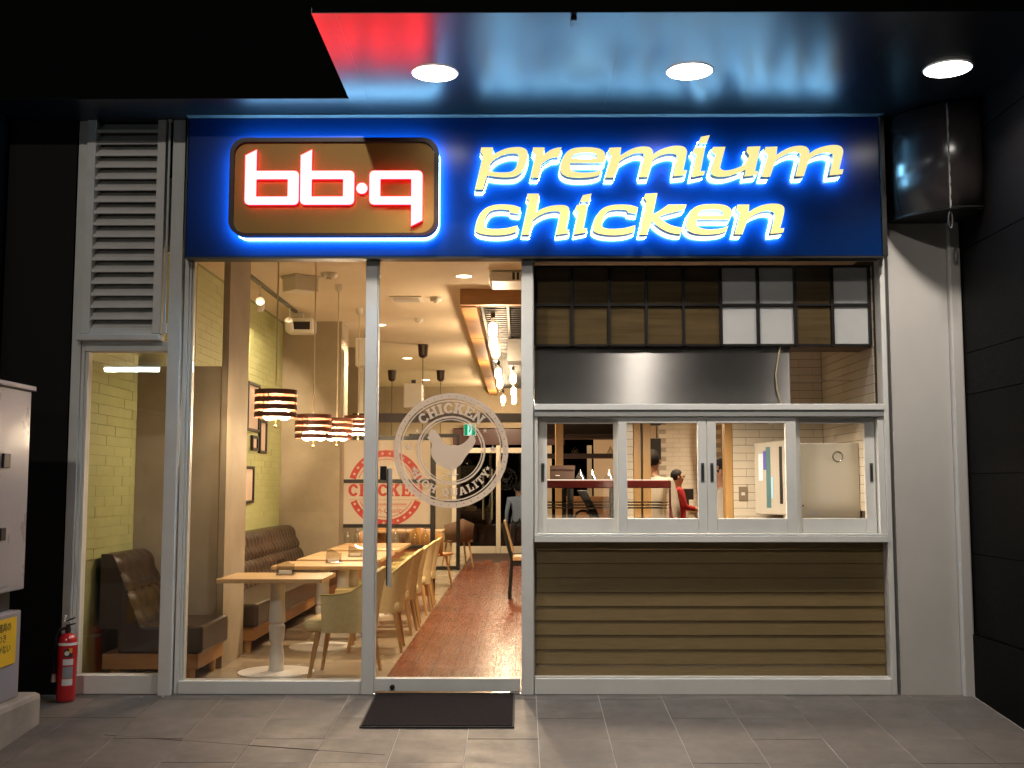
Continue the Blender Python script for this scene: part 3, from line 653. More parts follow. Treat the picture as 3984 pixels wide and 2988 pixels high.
structure('ceiling_bulkhead', MB().box(-2.98, 4.2, .105, .128, 2.935, CEIL + .1), ceil_m)
green = mat('green_brick_paint', (.42, .435, .19), .55, var=.07, vscale=5, bump=.15, bscale=60)
gjoint = mat('green_joint', (.28, .29, .125), .8)
gw = structure('green_wall', MB().box(-3.0, -2.875, .07, 15.2, FL - .1, CEIL), gjoint)
gbr = MB().box(-.0, .010, -.1635, .1635, -.034, .034).mesh('brick'); gbr.materials.append(green)
def brick_patch(y0, y1, z0, z1):
    k0 = int(round((z0 - FL) / .070)); k1 = int(round((z1 - FL) / .070))
    for k in range(k0, k1):
        z = FL + .035 + .070 * k
        y = y0 - (0 if k % 2 else .165)
        while y < y1:
            a, b = max(y, y0) + .0015, min(y + .33, y1) - .0015
            if b - a > .03:
                o = place('brick', gbr, (-2.876 + random.uniform(-.0012, .0012), (a + b) / 2, z), gw); o.scale.y = (b - a) / .327
            y += .33
brick_patch(.075, 1.0, .85, 2.35)
brick_patch(2.45, 3.6, 2.25, CEIL)
brick_patch(4.4, 6.05, .9, CEIL)
pl = structure('plaster_pillar', MB().box(-2.235, -2.186, 1.0, 1.62, FL, CEIL), concrete)
structure('plaster_block', MB().box(-2.874, -2.237, 1.003, 1.6, FL, 2.258), concrete)
structure('plaster_column', MB().box(-2.875, -2.156, 6.06, 6.6, FL, CEIL), concrete)
structure('plaster_wall', MB().box(-2.88, -2.30, 8.6, 9.0, FL, CEIL), concrete)
# far end glazing of the dining room
fe = structure('rear_wall', MB().box(-2.98, -1.33, 15.0, 15.2, FL, CEIL).box(-1.33, 4.2, 15.0, 15.2, 2.52, CEIL), concrete)
bx('red_band', (-1.33, .9, 14.93, 15.0, 2.18, 2.5), mat('dark_red_board', (.05, .012, .01), .4), fe)
t = thing('rear_glazing', 'dark glass doors in white frame at far end of dining room', 'glass doors', (-.2, 15.0, FL))
fw2 = mat('cream_frame', (.62, .55, .44), .4)
for x in (-1.30, -.42, .6, 1.4): child('frame_post', (x - .045, x + .045, 14.94, 15.04, FL, 2.17), fw2, t)
child('transom', (-1.25, -.47, 14.95, 15.03, 2.02, 2.12), fw2, t); child('transom', (-.37, .55, 14.95, 15.03, 2.02, 2.12), fw2, t)
child('bottom_rail', (-1.25, -.47, 14.95, 15.03, FL, .17), fw2, t); child('bottom_rail', (-.37, .55, 14.95, 15.03, FL, .17), fw2, t)
child('pane', (-1.25, -.47, 14.98, 14.99, .17, 2.02), glass('dark_pane', (.85, .88, .92)), t, 0)
child('pane', (-.37, .55, 14.98, 14.99, .17, 2.02), glass('dark_pane'), t, 0)
fix(obj('pull_bar', MB().tube((-.55, 14.90, .7), (-.55, 14.90, 1.7), .02), chrome, t), t); fix(obj('pull_bar', MB().tube((-.72, 14.90, .7), (-.72, 14.90, 1.7), .02), chrome, t), t)
ex_s = thing('exit_sign', 'small green lit exit sign at far end of dining room', 'exit sign', (-.99, 14.9, 2.48))
bx('sign_case', (-.12, .12, -.03, .04, -.12, .12), white_pl, ex_s)
bx('lit_face', (-.11, .11, -.036, -.031, -.11, .11), emis('exit_white', (.55, 1.0, .78), 1.1), ex_s)
bx('green_field', (-.11, -.045, -.041, -.037, -.11, .11), emis('exit_green', (.0, .38, .16), .9), ex_s)
bx('green_field', (.045, .11, -.041, -.037, -.11, .11), emis('exit_green', (.0, .38, .16), .9), ex_s)
obj('running_figure', MB().ball((.0, -.04, .05), .014, .004, .014, 8, 5).hexa([(-.02, -.042, -.05), (.0, -.042, -.05), (.0, -.038, -.05), (-.02, -.038, -.05), (.0, -.042, .03), (.03, -.042, .03), (.03, -.038, .03), (.0, -.038, .03)]), emis('exit_green', (.0, .38, .16), .9), ex_s)
lint = structure('lintel_beam', MB().box(-2.30, .35, 8.0, 8.15, 2.24, 2.36), mat('dark_brown_beam', (.02, .009, .006), .5))
# ceiling beam of boards with black lattice
bmw = structure('ceiling_beam', MB().box(-.60, .9, 3.83, 3.95, 3.19, CEIL), mat('orange_oak', (.36, .17, .05), .45, var=.15, vscale=5, stretch=(1, 1, 8)))
bpl = MB().box(-.075, .075, -.395, .395, -.012, .0).mesh('board'); bpl.materials.append(MATS['orange_oak'])
obj('beam_side', MB().box(-.60, -.585, 3.952, 15, 3.19, CEIL), MATS['orange_oak'], bmw)
for k in range(14):
    place('board', bpl, (-.525 + random.uniform(-.002, .002), 4.35 + .8 * k, 3.19 + random.uniform(-.003, .003)), bmw)
obj('inner_side', MB().box(-.45, -.44, 3.952, 15, 3.18, CEIL), MATS['orange_oak'], bmw)
la = structure('ceiling_lattice', MB().box(-.43, 1.2, 3.96, 15, 3.325, 3.335), mat('lattice_backing', (.55, .38, .22), .7))
lm = MB().box(-.81, .81, -.018, .018, -.02, .02).mesh('slat'); lm.materials.append(black_m)
for k in range(66): place('slat', lm, (.385, 4.05 + .155 * k, 3.265), la)
for x in (-.39, -.12, .18, .5): bx('rail', (x - .014, x + .014, 4.0, 14.5, 3.215, 3.244), black_m, la)
bx('grey_duct', (-.15, 1.2, 6.6, 7.1, 2.93, 3.205), mat('grey_duct_paint', (.16, .155, .15), .5), la)

# ------------------------------------------------------------------ ceiling fittings
def downlight(x, y, e, lab, r=.075):
    t = thing('ceiling_downlight', lab, 'downlight', (x, y, CEIL), group='ceiling downlights in the dining room')
    obj('trim_ring', MB().lathe([(r + .014, -.004), (r + .014, .0), (r, .0), (r, -.003)], cap=False), white_pl, t, smooth=True)
    obj('lens', MB().lathe([(r, -.004), (r * .4, -.006)]), emis('warm_lens', WARM, 9.0), t)
    light('downlight_beam', 'SPOT', (0, 0, -.03), e * 1.25, WARM, t, spot_size=R(140), spot_blend=.8, shadow_soft_size=.06)
downlight(-.527, 3.14, 430, 'ceiling downlight in front of the oak ceiling beam')
downlight(-1.73, 6.34, 380, 'nearest downlight of the far ceiling row')
downlight(-1.75, 9.95, 380, 'second downlight of the far ceiling row')
downlight(-1.76, 13.5, 380, 'farthest downlight of the ceiling row')
tr = thing('track_light_rail', 'dark ceiling track rail along the green wall', 'track rail', (-2.54, 3.2, CEIL))
bx('rail', (-.018, .018, -.6, 2.0, -.03, -.001), mat('track_black', (.05, .045, .03), .4), tr)
def spot(x, y, lab, tgt, e):
    t = thing('track_spot', lab, 'spotlight', (x, y, CEIL - .03), group='spotlights on the track')
    d = (Vector(tgt) - Vector((x, y, CEIL - .22))).normalized(); a = Vector((0, 0, -.19))
    obj('stem', MB().tube((0, 0, 0), (0, 0, -.14), .008), white_pl, t, smooth=True)
    obj('lamp_head', MB().tube(a - d * .07, a + d * .07, .045, n=20, cap=False), white_pl, t, smooth=True)
    obj('lens', MB().tube(a + d * .055, a + d * .06, .042, n=20), emis('warm_lens', WARM, 9.0), t)
    l = light('spot_beam', 'SPOT', a + d * .075, e, WARM, t, spot_size=R(40), spot_blend=.6, shadow_soft_size=.03)
    l.rotation_euler = d.to_track_quat('-Z', 'Y').to_euler()
spot(-2.54, 3.46, 'white track spotlight nearest the pillar', (-2.87, 4.75, 2.62), 260)
spot(-2.54, 4.85, 'white track spotlight at the far end of the rail', (-2.6, 6.1, 1.9), 40)
t = thing('ceiling_cassette', 'white square air conditioner box hanging from ceiling over pendants', 'air conditioner', (-2.08, 3.0, CEIL))
obj('casing', MB().hexa([(-.20, .16, -.02), (-.02, -.02, -.02), (.19, .14, -.02), (.01, .34, -.02), (-.20, .16, .30 - .3), (-.02, -.02, 0), (.19, .14, 0), (.01, .34, 0)]), white_pl, t, .006)
obj('lower_box', MB().hexa([(-.18, .16, -.15), (-.02, 0, -.15), (.17, .14, -.15), (.01, .32, -.15), (-.18, .16, -.021), (-.02, 0, -.021), (.17, .14, -.021), (.01, .32, -.021)]), white_pl, t, .006)
def detector(x, y, lab, r=.07):
    t = thing('smoke_detector', lab, 'smoke detector', (x, y, CEIL), group='ceiling smoke detectors')
    obj('body', MB().lathe([(r, -.001), (r, -.02), (r * .75, -.045)]), white_pl, t, smooth=True)
    obj('sensor', MB().lathe([(r * .35, -.044), (r * .35, -.06)]), white_pl, t, smooth=True)
detector(-1.787, 3.0, 'round white smoke detector above the front tables', .08)
detector(-.88, 4.35, 'round white smoke detector beside the ceiling vent')
detector(-1.198, 5.83, 'small round detector farther back on the ceiling', .05)
t = thing('ceiling_vent', 'flat square white vent in the dining room ceiling', 'vent', (-1.2, 4.42, CEIL))
bx('frame', (-.17, .17, -.17, .17, -.014, -.001), white_pl, t, .004)
for k in range(6): bx('blade', (-.13, .13, -.12 + k * .045, -.10 + k * .045, -.022, -.015), white_pl, t)
t = thing('ceiling_air_conditioner', 'white ceiling air conditioner with dark grille near the door', 'air conditioner', (.02, 3.1, CEIL))
bx('casing', (-.30, .40, -.25, .25, -.10, -.001), white_pl, t, .03)
bx('side_slot', (-.302, -.296, -.2, .2, -.07, -.03), black_m, t)
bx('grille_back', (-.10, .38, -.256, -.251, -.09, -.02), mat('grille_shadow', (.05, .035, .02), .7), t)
for k in range(13): bx('grille_bar', (-.10 + k * .04, -.085 + k * .04, -.262, -.257, -.09, -.02), white_pl, t)
def speaker(x, y, z, lab, rz=0):
    t = thing('wall_speaker', lab, 'speaker', (x, y, z), rz, group='white wall speakers')
    bx('cabinet', (-.13, .13, -.13, .13, -.17, .17), white_pl, t, .012)
    obj('cone', MB().tube((-.131, -.03, .02), (-.140, -.03, .02), .045, n=20), black_m, t, smooth=True)
    obj('bracket', MB().box(-.03, .03, -.03, .03, .171, .23), black_m, t)
speaker(-1.86, 6.2, 2.98, 'white box speaker hanging beside the plaster column')
speaker(-1.49, 8.3, 2.62, 'white box speaker farther back above dark beam', R(180))
t = thing('ceiling_projector', 'white rounded projector with dark lens under ceiling by green wall', 'projector', (-2.52, 5.4, 3.2))
bx('case', (-.16, .16, -.14, .14, -.09, .08), white_pl, t, .03)
bx('lens_window', (-.09, .13, -.146, -.141, -.06, .03), black_m, t); bx('mount', (-.03, .03, -.03, .03, .081, .149), white_pl, t)

# pendant lamps: four brown bands round warm bulbs
band_m = mat('dark_walnut_band', (.15, .042, .018), .5, var=.2, vscale=10)
diff_m = emis('pendant_bulb', (1.0, .77, .50), 40.0)
def pendant():
    t = thing('pendant_lamp', 'brown banded drum pendant nearest the window', 'pendant lamp', (-1.78, .80, 1.84), group='banded drum pendants')
    for k in range(4):
        z = .018 + k * .055
        obj('band', MB().lathe([(.154, z), (.154, z + .036), (.149, z + .036), (.149, z), (.154, z)], n=40, cap=False), band_m, t, smooth=True)
    obj('inner_liner', MB().lathe([(.132, .21), (.128, .205), (.02, .208)], n=32, cap=False), mat('orange_liner', (.6, .2, .08), .6), t)
    for k in range(3):
        a = R(20 + 120 * k); obj('strut', MB().box(.142 * math.cos(a) - .004, .142 * math.cos(a) + .004, .142 * math.sin(a) - .004, .142 * math.sin(a) + .004, .015, .22), band_m, t)
    for k in range(3):
        a = R(30 + 120 * k); obj('bulb', MB().ball((.065 * math.cos(a), .065 * math.sin(a), .040), .050, .050, .040), diff_m, t, smooth=True)
    obj('cord', MB().tube((0, 0, .20), (0, 0, CEIL - 1.84 - .06), .0055), mat('pale_cord', (.62, .52, .34), .5), t, smooth=True)
    obj('ceiling_cup', MB().lathe([(.038, CEIL - 1.841), (.034, CEIL - 1.90), (.012, CEIL - 1.92)]), white_pl, t, smooth=True)
    obj('finial', MB().lathe([(.006, .03), (.006, -.035), (.013, -.04), (.013, -.055), (.004, -.06)]), mat('brass', (.6, .42, .2), .3, 1.0), t, smooth=True)
    light('pendant_glow', 'POINT', (0, 0, .05), 90, (1.0, .77, .50), t, shadow_soft_size=.09)
    return t
pd = pendant()
for (x, y, z, lab) in ((-1.735, 2.05, 1.74, 'banded drum pendant over the second table'), (-1.785, 3.55, 1.80, 'third banded drum pendant from the window'), (-1.795, 5.05, 1.92, 'banded drum pendant half behind the door post')):
    r = dup(pd, (x, y, z), None, lab)
    for ch in r.children:
        if ch.name.startswith('ceiling_cup'): ch.location.z = 1.84 - z
        if ch.name.startswith('cord'): ch.scale.z = (CEIL - z - .06) / (CEIL - 1.84 - .06)
# cord pendants at the back
cupb = mat('dark_brown_cup', (.035, .012, .006), .4)
def cordp(x, y, lab):
    t = thing('cord_pendant', lab, 'pendant lamp', (x, y, CEIL), group='dark cup cord pendants')
    obj('ceiling_cup', MB().lathe([(.075, -.001), (.062, -.16), (.03, -.19)]), cupb, t, smooth=True)
    obj('cord', MB().tube((0, 0, -.19), (0, 0, -1.25), .006), cupb, t, smooth=True)
    obj('lamp_shade', MB().lathe([(.03, -1.25), (.13, -1.40), (.125, -1.40), (.025, -1.26)], cap=False), cupb, t, smooth=True)
    obj('bulb', MB().ball((0, 0, -1.38), .035), emis('warm_lens', WARM, 9.0), t, smooth=True)
cordp(-1.36, 8.28, 'dark cup cord pendant nearest of the three at the back')
cordp(-2.20, 11.8, 'dark cup cord pendant at the back beside the plaster wall')
cordp(-1.36, 11.8, 'dark cup cord pendant at the back towards the aisle')
# filament bulbs under the lattice
def fil(x, y, lab, e=0):
    t = thing('filament_bulb', lab, 'light bulb', (x, y, 3.20), group='filament bulbs under the lattice')
    obj('socket', MB().lathe([(.022, 0), (.022, -.06)]), black_m, t, smooth=True)
    obj('glass_tube', MB().lathe([(.02, -.06), (.058, -.10), (.062, -.25), (.045, -.30), (.01, -.315)]), glass('bulb_glass', (1, .95, .88)), t, smooth=True)
    if e: light('bulb_glow', 'POINT', (0, 0, -.37), e, (1.0, .74, .46), t, shadow_soft_size=.06)
    obj('filament', MB().lathe([(.02, -.11), (.046, -.135), (.048, -.235), (.02, -.27)]), emis('filament_glow', (1.0, .78, .52), 16.0), t, smooth=True)
for k, (x, y) in enumerate(((-.28, 4.4), (-.30, 5.43), (-.29, 6.35), (-.312, 9.0), (-.315, 10.6), (-.097, 9.76), (-.10, 12.2), (-.31, 13.9), (-.10, 13.9))):
    fil(x, y, 'glowing filament bulb, ' + ('nearest', 'second', 'third', 'fourth', 'fifth', 'first inner', 'second inner', 'last outer', 'last inner')[k] + ' under the black ceiling lattice', (45, 0, 45, 70, 0, 0, 70, 70, 0)[k])

# ------------------------------------------------------------------ dining furniture
def make_table():
    t = thing('dining_table', '', 'table', (0, 0, FL), group='oak topped tables along the bench')
    bx('table_top', (-.37, .37, -.29, .29, .655, .685), wood_t, t, .004)
    obj('pedestal', MB().lathe([(.055, .655), (.052, .50), (.060, .36), (.046, .345), (.058, .33), (.052, .24), (.040, .20), (.050, .15), (.056, .10), (.05, .05), (.058, .012)], n=24), white_tbl, t, smooth=True)
    obj('base_disc', MB().lathe([(.27, .0), (.27, .008), (.05, .014)], n=48), white_tbl, t, smooth=True)
    return t
tb = make_table()
spots = [(-1.745, .82, 'oak top table nearest the window with a menu stand'), (-1.64, 2.08, 'second oak top table from the window'), (-1.60, 2.90, 'third oak top table, pushed against the fourth'),
         (-1.60, 3.52, 'fourth oak top table, behind the third'), (-1.60, 4.45, 'fifth oak top table from the window'), (-1.60, 5.15, 'oak top table nearest the emblem screen')]
for k, (x, y, l) in enumerate(spots):
    if k == 0: tb.location = (x, y, FL); tb['label'] = l
    else: dup(tb, (x, y, FL), 0, l)
def make_stand():
    t = thing('menu_stand', '', 'menu stand', (0, 0, 0), group='clear acrylic menu stands')
    ac = glass('acrylic', (.88, .88, .86), 5)
    P = smooth_loop([(-.065, .0, 1), (.065, .0, 1), (.065, .085, 1), (.045, .082), (.02, .095), (-.02, .118), (-.05, .112), (-.065, .085, 1)])
    m = shape_mesh('acrylic_plate', [P], -.012, .004)
    for v in m.vertices: v.co.y += v.co.z * .25
    obj('acrylic_plate', m, ac, t)
    bx('tray', (-.065, .065, -.03, .05, .0, .012), ac, t, .002)
    bx('paper_slip', (-.045, .045, -.02, .01, .0125, .035), mat('paper', (.75, .72, .66), .7), t)
    return t
ms = make_stand(); TT = FL + .686
for k, (x, y, l) in enumerate([(-1.70, .86, 'clear menu stand on the table nearest the window'), (-1.56, 2.12, 'clear menu stand on the second table'), (-1.50, 2.95, 'clear menu stand on the third table'), (-1.45, 4.0 - .4, 'clear menu stand on the fourth table')]):
    if k == 0: ms.location = (x, y, TT); ms['label'] = l
    else: dup(ms, (x, y, TT), 0, l)

def make_chair():
    t = thing('tub_chair', '', 'chair', (0, 0, FL), group='yellow tub chairs at the bench tables')
    # shell: U in plan, open towards -x; arms low, back high
    plan = []
    for i in range(9): plan.append((-.13 + .21 * i / 8, -.235, .12 * (i / 8) ** 3))
    for i in range(1, 16):
        a = -90 + 180 * i / 16; plan.append((.08 + .16 * math.cos(R(a)) ** .8, .235 * math.sin(R(a)), .12 + .88 * math.cos(R(a)) ** .9))
    for i in range(9): plan.append((.08 - .21 * i / 8, .235, .12 * (1 - i / 8) ** 3))
    m = MB(); N = len(plan); rows = 5
    th = .035
    for side in (0, 1):
        for r in range(rows + 1):
            f = r / rows
            for i, (x, y, hgt) in enumerate(plan):
                a = plan[max(i - 1, 0)]; b = plan[min(i + 1, N - 1)]
                nx, ny = b[1] - a[1], -(b[0] - a[0]); ln = math.hypot(nx, ny) or 1
                top = .575 + .185 * hgt; z = .315 + (top - .315) * f
                lean = .05 * max(0, hgt - .2) * f * f + (.93 + .07 * f - 1)
                k = 0 if side == 0 else -th
                sx = .93 + .07 * f
                m.v.append((x * sx + .055 * hgt * f * f + nx / ln * k, y * sx + ny / ln * k, z))
    st = (rows + 1) * N
    for r in range(rows):
        for i in range(N - 1):
            a = r * N + i
            m.f.append([a, a + 1, a + N + 1, a + N]); m.f.append([st + a + 1, st + a, st + a + N, st + a + N + 1])
    for i in range(N - 1):
        a = rows * N + i; m.f.append([a, a + 1, st + a + 1, st + a]); m.f.append([i + 1, i, st + i, st + i + 1])
    for r in range(rows):
        a = r * N; m.f.append([a + N, st + a + N, st + a, a][::-1]); a = r * N + N - 1; m.f.append([a, st + a, st + a + N, a + N][::-1])
    obj('shell', m, fabric, t, smooth=True)
    bx('seat', (-.26, .20, -.197, .197, .32, .405), fabric, t, .03)
    pp = [(x * 1.0 + .055 * h_, y, .578 + .185 * h_) for x, y, h_ in plan]
    obj('piping', MB().path(pp, .006, n=6), mat('piping_trim', (.48, .38, .12), .7), t, smooth=True)
    for sx, sy in ((-1, -1), (-1, 1), (1, -1), (1, 1)):
        obj('leg', MB().tube((.16 * sx, .16 * sy, .318), (.215 * sx, .185 * sy, 0), .021, .012, n=10), wood_l, t, smooth=True)
    return t
ch = make_chair()
for k, (x, y, r, l) in enumerate([(-1.235, .735, -4, 'olive tub chair nearest the window, side towards the glass'), (-1.17, 1.94, 3, 'yellow tub chair at the second table'), (-1.17, 2.95, -2, 'yellow tub chair at the third table'),
        (-1.17, 3.52, 4, 'yellow tub chair at the fourth table'), (-1.16, 4.5, -3, 'yellow tub chair at the fifth table'), (-1.16, 5.2, 2, 'yellow tub chair nearest the emblem screen')]):
    if k == 0: ch.location = (x, y, FL); ch.rotation_euler = (0, 0, R(r)); ch['label'] = l
    else: dup(ch, (x, y, FL), R(r), l)

def bench(y0, y1, xf, label, endseat=True):
    t = thing('bench_seat', label, 'bench', ((xf - 2.87) / 2, (y0 + y1) / 2, FL), group='brown tufted benches')
    T = lambda o: fix(o, t)
    xb = -2.865
    T(bx('seat', (xb + .15, xf, y0, y1, .235, .42), leather, t, .02))
    T(bx('base', (xb + .05, xf - .03, y0 + .02, y1 - .02, .13, .234), mat('orange_oak', (.36, .17, .05), .45), t, .004))
    # tufted sloping back
    nu = max(6, int((y1 - y0) / .035)); nv = 18; m = MB()
    for side in (0, 1):
        for j in range(nv + 1):
            v = j / nv
            for i in range(nu + 1):
                u = i / nu; y = y0 + (y1 - y0) * u
                zz = .40 + .50 * v
                x = xf - .42 - .20 * v
                if side == 0:
                    row = v * 4; s_ = (y / .15) + (.5 if int(row) % 2 else 0)
                    dd = .030 * abs(math.sin(math.pi * row)) ** .5 * abs(math.sin(math.pi * (y / .15))) ** .5
                    edge = min(v, 1 - v, 1) ; x += dd - (.05 * max(0, v - .9) * 10) ** 2 * 2
                else: x = xb + .03
                m.v.append((x, y, zz))
    st = (nu + 1) * (nv + 1); q = nu + 1
    for j in range(nv):
        for i in range(nu):
            a = j * q + i; m.f.append([a, a + 1, a + q + 1, a + q]); m.f.append([st + a + 1, st + a, st + a + q, st + a + q + 1])
        a = j * q; m.f.append([st + a, a, a + q, st + a + q]); a += nu; m.f.append([a, st + a, st + a + q, a + q])
    for i in range(nu):
        a = nv * q + i; m.f.append([a, a + 1, st + a + 1, st + a])
    T(obj('backrest', m, leather, t, smooth=True))
    bt = MB()
    y = math.ceil(y0 / .15) * .15
    while y < y1:
        for r in range(1, 4):
            v = r / 4; bt.ball((xf - .42 - .20 * v + .003, y, .40 + .50 * v), .010, n=8, m=5)
        y += .15
    T(obj('buttons', bt, leather, t, smooth=True))
    for x in (xb + .12, xf - .10):
        for y in (y0 + .08, y1 - .08):
            T(obj('leg', MB().tube((x, y, .13), (x, y, FL), .035, .03, n=14), wood_l, t, smooth=True))
bench(.30, .975, -2.135, 'short brown tufted bench end behind the narrow window')
bench(1.70, 5.95, -2.09, 'long brown tufted bench along the green wall')

# framed pictures on the green wall
paper = mat('print_paper', (.70, .58, .45), .6, col2=(.60, .42, .33), vscale=3)
def picture(y0, y1, z0, z1, lab):
    t = thing('wall_picture', lab, 'picture', (-2.865, (y0 + y1) / 2, z0), group='framed prints on the green wall')
    hy = (y1 - y0) / 2; h = z1 - z0
    obj('frame', MB().box(.0, .03, -hy, -hy + .03, 0, h).box(.0, .03, hy - .03, hy, 0, h).box(0, .03, -hy + .03, hy - .03, 0, .03).box(0, .03, -hy + .03, hy - .03, h - .03, h), black_m, t, .002)
    bx('print', (.0, .012, -hy + .031, hy - .031, .031, h - .031), paper, t)
picture(4.30, 4.83, 1.94, 2.46, 'large framed print beside the pillar on the green wall')
picture(4.87, 5.20, 1.72, 2.09, 'tall narrow framed print on the green wall')
picture(4.53, 4.79, 1.74, 1.90, 'small square framed print on the green wall')
picture(4.20, 4.64, 1.18, 1.57, 'lowest framed print by the pillar')

# ------------------------------------------------------------------ emblem screen with bottles at the back of the bench
t = thing('emblem_screen', 'black framed partition with red round chicken emblem panels', 'screen', (-1.64, 6.4, FL))
for x in (-2.205, -1.06): child('post', (x - .03, x + .03, 6.37, 6.43, FL, 1.98), black_m, t)
for z in (.62, .875, 1.42, 1.95): child('rail', (-2.174, -1.091, 6.375, 6.425, z - .022, z + .022), black_m, t, .002)
child('lower_panel', (-2.174, -1.091, 6.40, 6.41, FL, .597), mat('terracotta_panel', (.30, .11, .045), .5, var=.1), t, 0)
bk = mat('emblem_backing', (.62, .54, .42), .5)
child('print_panel', (-2.174, -1.091, 6.395, 6.405, .898, 1.397), bk, t, 0)
child('print_panel', (-2.174, -1.091, 6.395, 6.405, 1.443, 1.927), bk, t, 0)
redp = mat('red_print', (.50, .055, .04), .6)
sx_, sz_ = -1.64, 1.335
def half_ring(r0, r1, zlo, zhi):
    out = []
    import itertools
    a = [(sx_ + r1 * math.cos(R(d)), sz_ + r1 * math.sin(R(d))) for d in range(0, 361, 3)]
    b = [(sx_ + r0 * math.cos(R(d)), sz_ + r0 * math.sin(R(d))) for d in range(0, 361, 3)]
    A = [p for p in a if zlo <= p[1] <= zhi]; B = [p for p in b if zlo <= p[1] <= zhi]
    return A, B
def seg(r0, r1, d0, d1):
    return [(sx_ + r1 * math.cos(R(d0 + (d1 - d0) * i / 40)), sz_ + r1 * math.sin(R(d0 + (d1 - d0) * i / 40))) for i in range(41)] + [(sx_ + r0 * math.cos(R(d1 + (d0 - d1) * i / 40)), sz_ + r0 * math.sin(R(d1 + (d0 - d1) * i / 40))) for i in range(41)]
def prt(name, loops, d=.002): fix(obj(name, shape_mesh(name, loops, 6.393, d), redp, t), t)
stars_u = [star(sx_ + .425 * math.cos(R(a)), sz_ + .425 * math.sin(R(a)), .024) for a in range(24, 160, 12)]
stars_l = [star(sx_ + .425 * math.cos(R(a)), sz_ + .425 * math.sin(R(a)), .024) for a in range(207, 336, 12)]
prt('print_ring', [seg(.385, .465, 16, 164)] + stars_u); prt('print_ring', [seg(.385, .465, 202, 338)] + stars_l)
prt('print_ring', [seg(.350, .358, 20, 160)]); prt('print_ring', [seg(.350, .358, 207, 333)])
prt('print_word', word_line('CHICKEN', -2.10, -1.18, 1.235, .15))
prt('print_line', [[(-2.08, 1.190), (-1.20, 1.190), (-1.20, 1.194), (-2.08, 1.194)]])
prt('print_line', [[(-1.90, 1.135), (-1.38, 1.135), (-1.38, 1.145), (-1.90, 1.145)]])
prt('print_line', [[(-1.90, 1.115), (-1.38, 1.115), (-1.38, 1.120), (-1.90, 1.120)]])
fix(obj('print_script', text_mesh('print_script', 'High-Quality', .085, (-1.64, 6.3935, 1.035), shear=.4), redp, t), t)
btg = glass('bottle_glass', (.93, .93, .90), 2.2)
bprof = [(.045, 0), (.048, .01), (.048, .10), (.035, .135), (.016, .165), (.014, .205), (.018, .207), (.018, .218)]
bme = MB().lathe(bprof, n=16).mesh('glass_bottle', True); bme.materials.append(btg)
for k in range(9):
    o = bpy.data.objects.new('glass_bottle', bme); C.objects.link(o); o.location = (-2.10 + .118 * k, 6.40, .643)
    tag(o, 'clear glass bottle on the screen shelf, ' + ('first', 'second', 'third', 'fourth', 'fifth', 'sixth', 'seventh', 'eighth', 'ninth')[k] + ' from the plaster column', 'bottle', 'clear bottles on the screen shelf')
# far dining furniture
def shell_chair(x, y, rz, lab, m, name='wooden_chair'):
    t = thing(name, lab, 'chair', (x, y, FL), rz)
    b = MB()
    for i in range(13):
        a = R(-75 + 150 * i / 12); b.v += [(.22 * math.sin(a), .20 * math.cos(a), .42), (.25 * math.sin(a), .27 * math.cos(a), .80 - .10 * abs(math.sin(a)))]
    for i in range(12): b.f.append([2 * i, 2 * i + 2, 2 * i + 3, 2 * i + 1])
    o = obj('backrest', b, m, t, smooth=True); sd = o.modifiers.new('s', 'SOLIDIFY'); sd.thickness = .02
    bx('seat', (-.22, .22, -.22, .18, .41, .45), m, t, .02)
    for sx in (-1, 1):
        for sy in (-1, 1): obj('leg', MB().tube((.15 * sx, .14 * sy, .41), (.21 * sx, .20 * sy, 0), .018, .013, n=8), wood_l, t, smooth=True)
    return t
orange = mat('orange_plywood', (.45, .22, .06), .4); brownf = mat('brown_felt', (.17, .095, .055), .8)
shell_chair(-1.18, 7.6, R(150), 'orange bent plywood chair behind the emblem screen', orange)
shell_chair(-1.02, 11.2, R(200), 'brown padded chair at the far end by black post', brownf, 'padded_chair')
shell_chair(-2.0, 7.9, R(-20), 'orange plywood chair seen through the bottle shelf', orange)
shell_chair(-1.5, 9.0, R(30), 'dark padded chair behind the orange plywood chair', brownf, 'padded_chair')
t = thing('back_table', 'small oak table behind the emblem screen', 'table', (-1.55, 8.3, FL))
bx('table_top', (-.5, .5, -.35, .35, .69, .72), wood_t, t, .004); obj('leg', MB().tube((0, 0, .69), (0, 0, 0), .04), white_tbl, t); obj('base', MB().lathe([(.25, 0), (.25, .01), (.05, .02)]), white_tbl, t)
t = thing('partition_frame', 'thin black post frame standing at the back of the aisle', 'partition', (-1.0, 10.6, FL))
for x in (-1.75, -.98): child('post', (x - .03, x + .03, 10.57, 10.63, FL, 2.2), black_m, t)
child('rail', (-1.72, -1.01, 10.58, 10.62, 2.14, 2.20), black_m, t); child('rail', (-1.72, -1.01, 10.58, 10.62, 1.08, 1.12), black_m, t); child('rail', (-1.72, -1.01, 10.58, 10.62, FL, FL + .06), black_m, t)
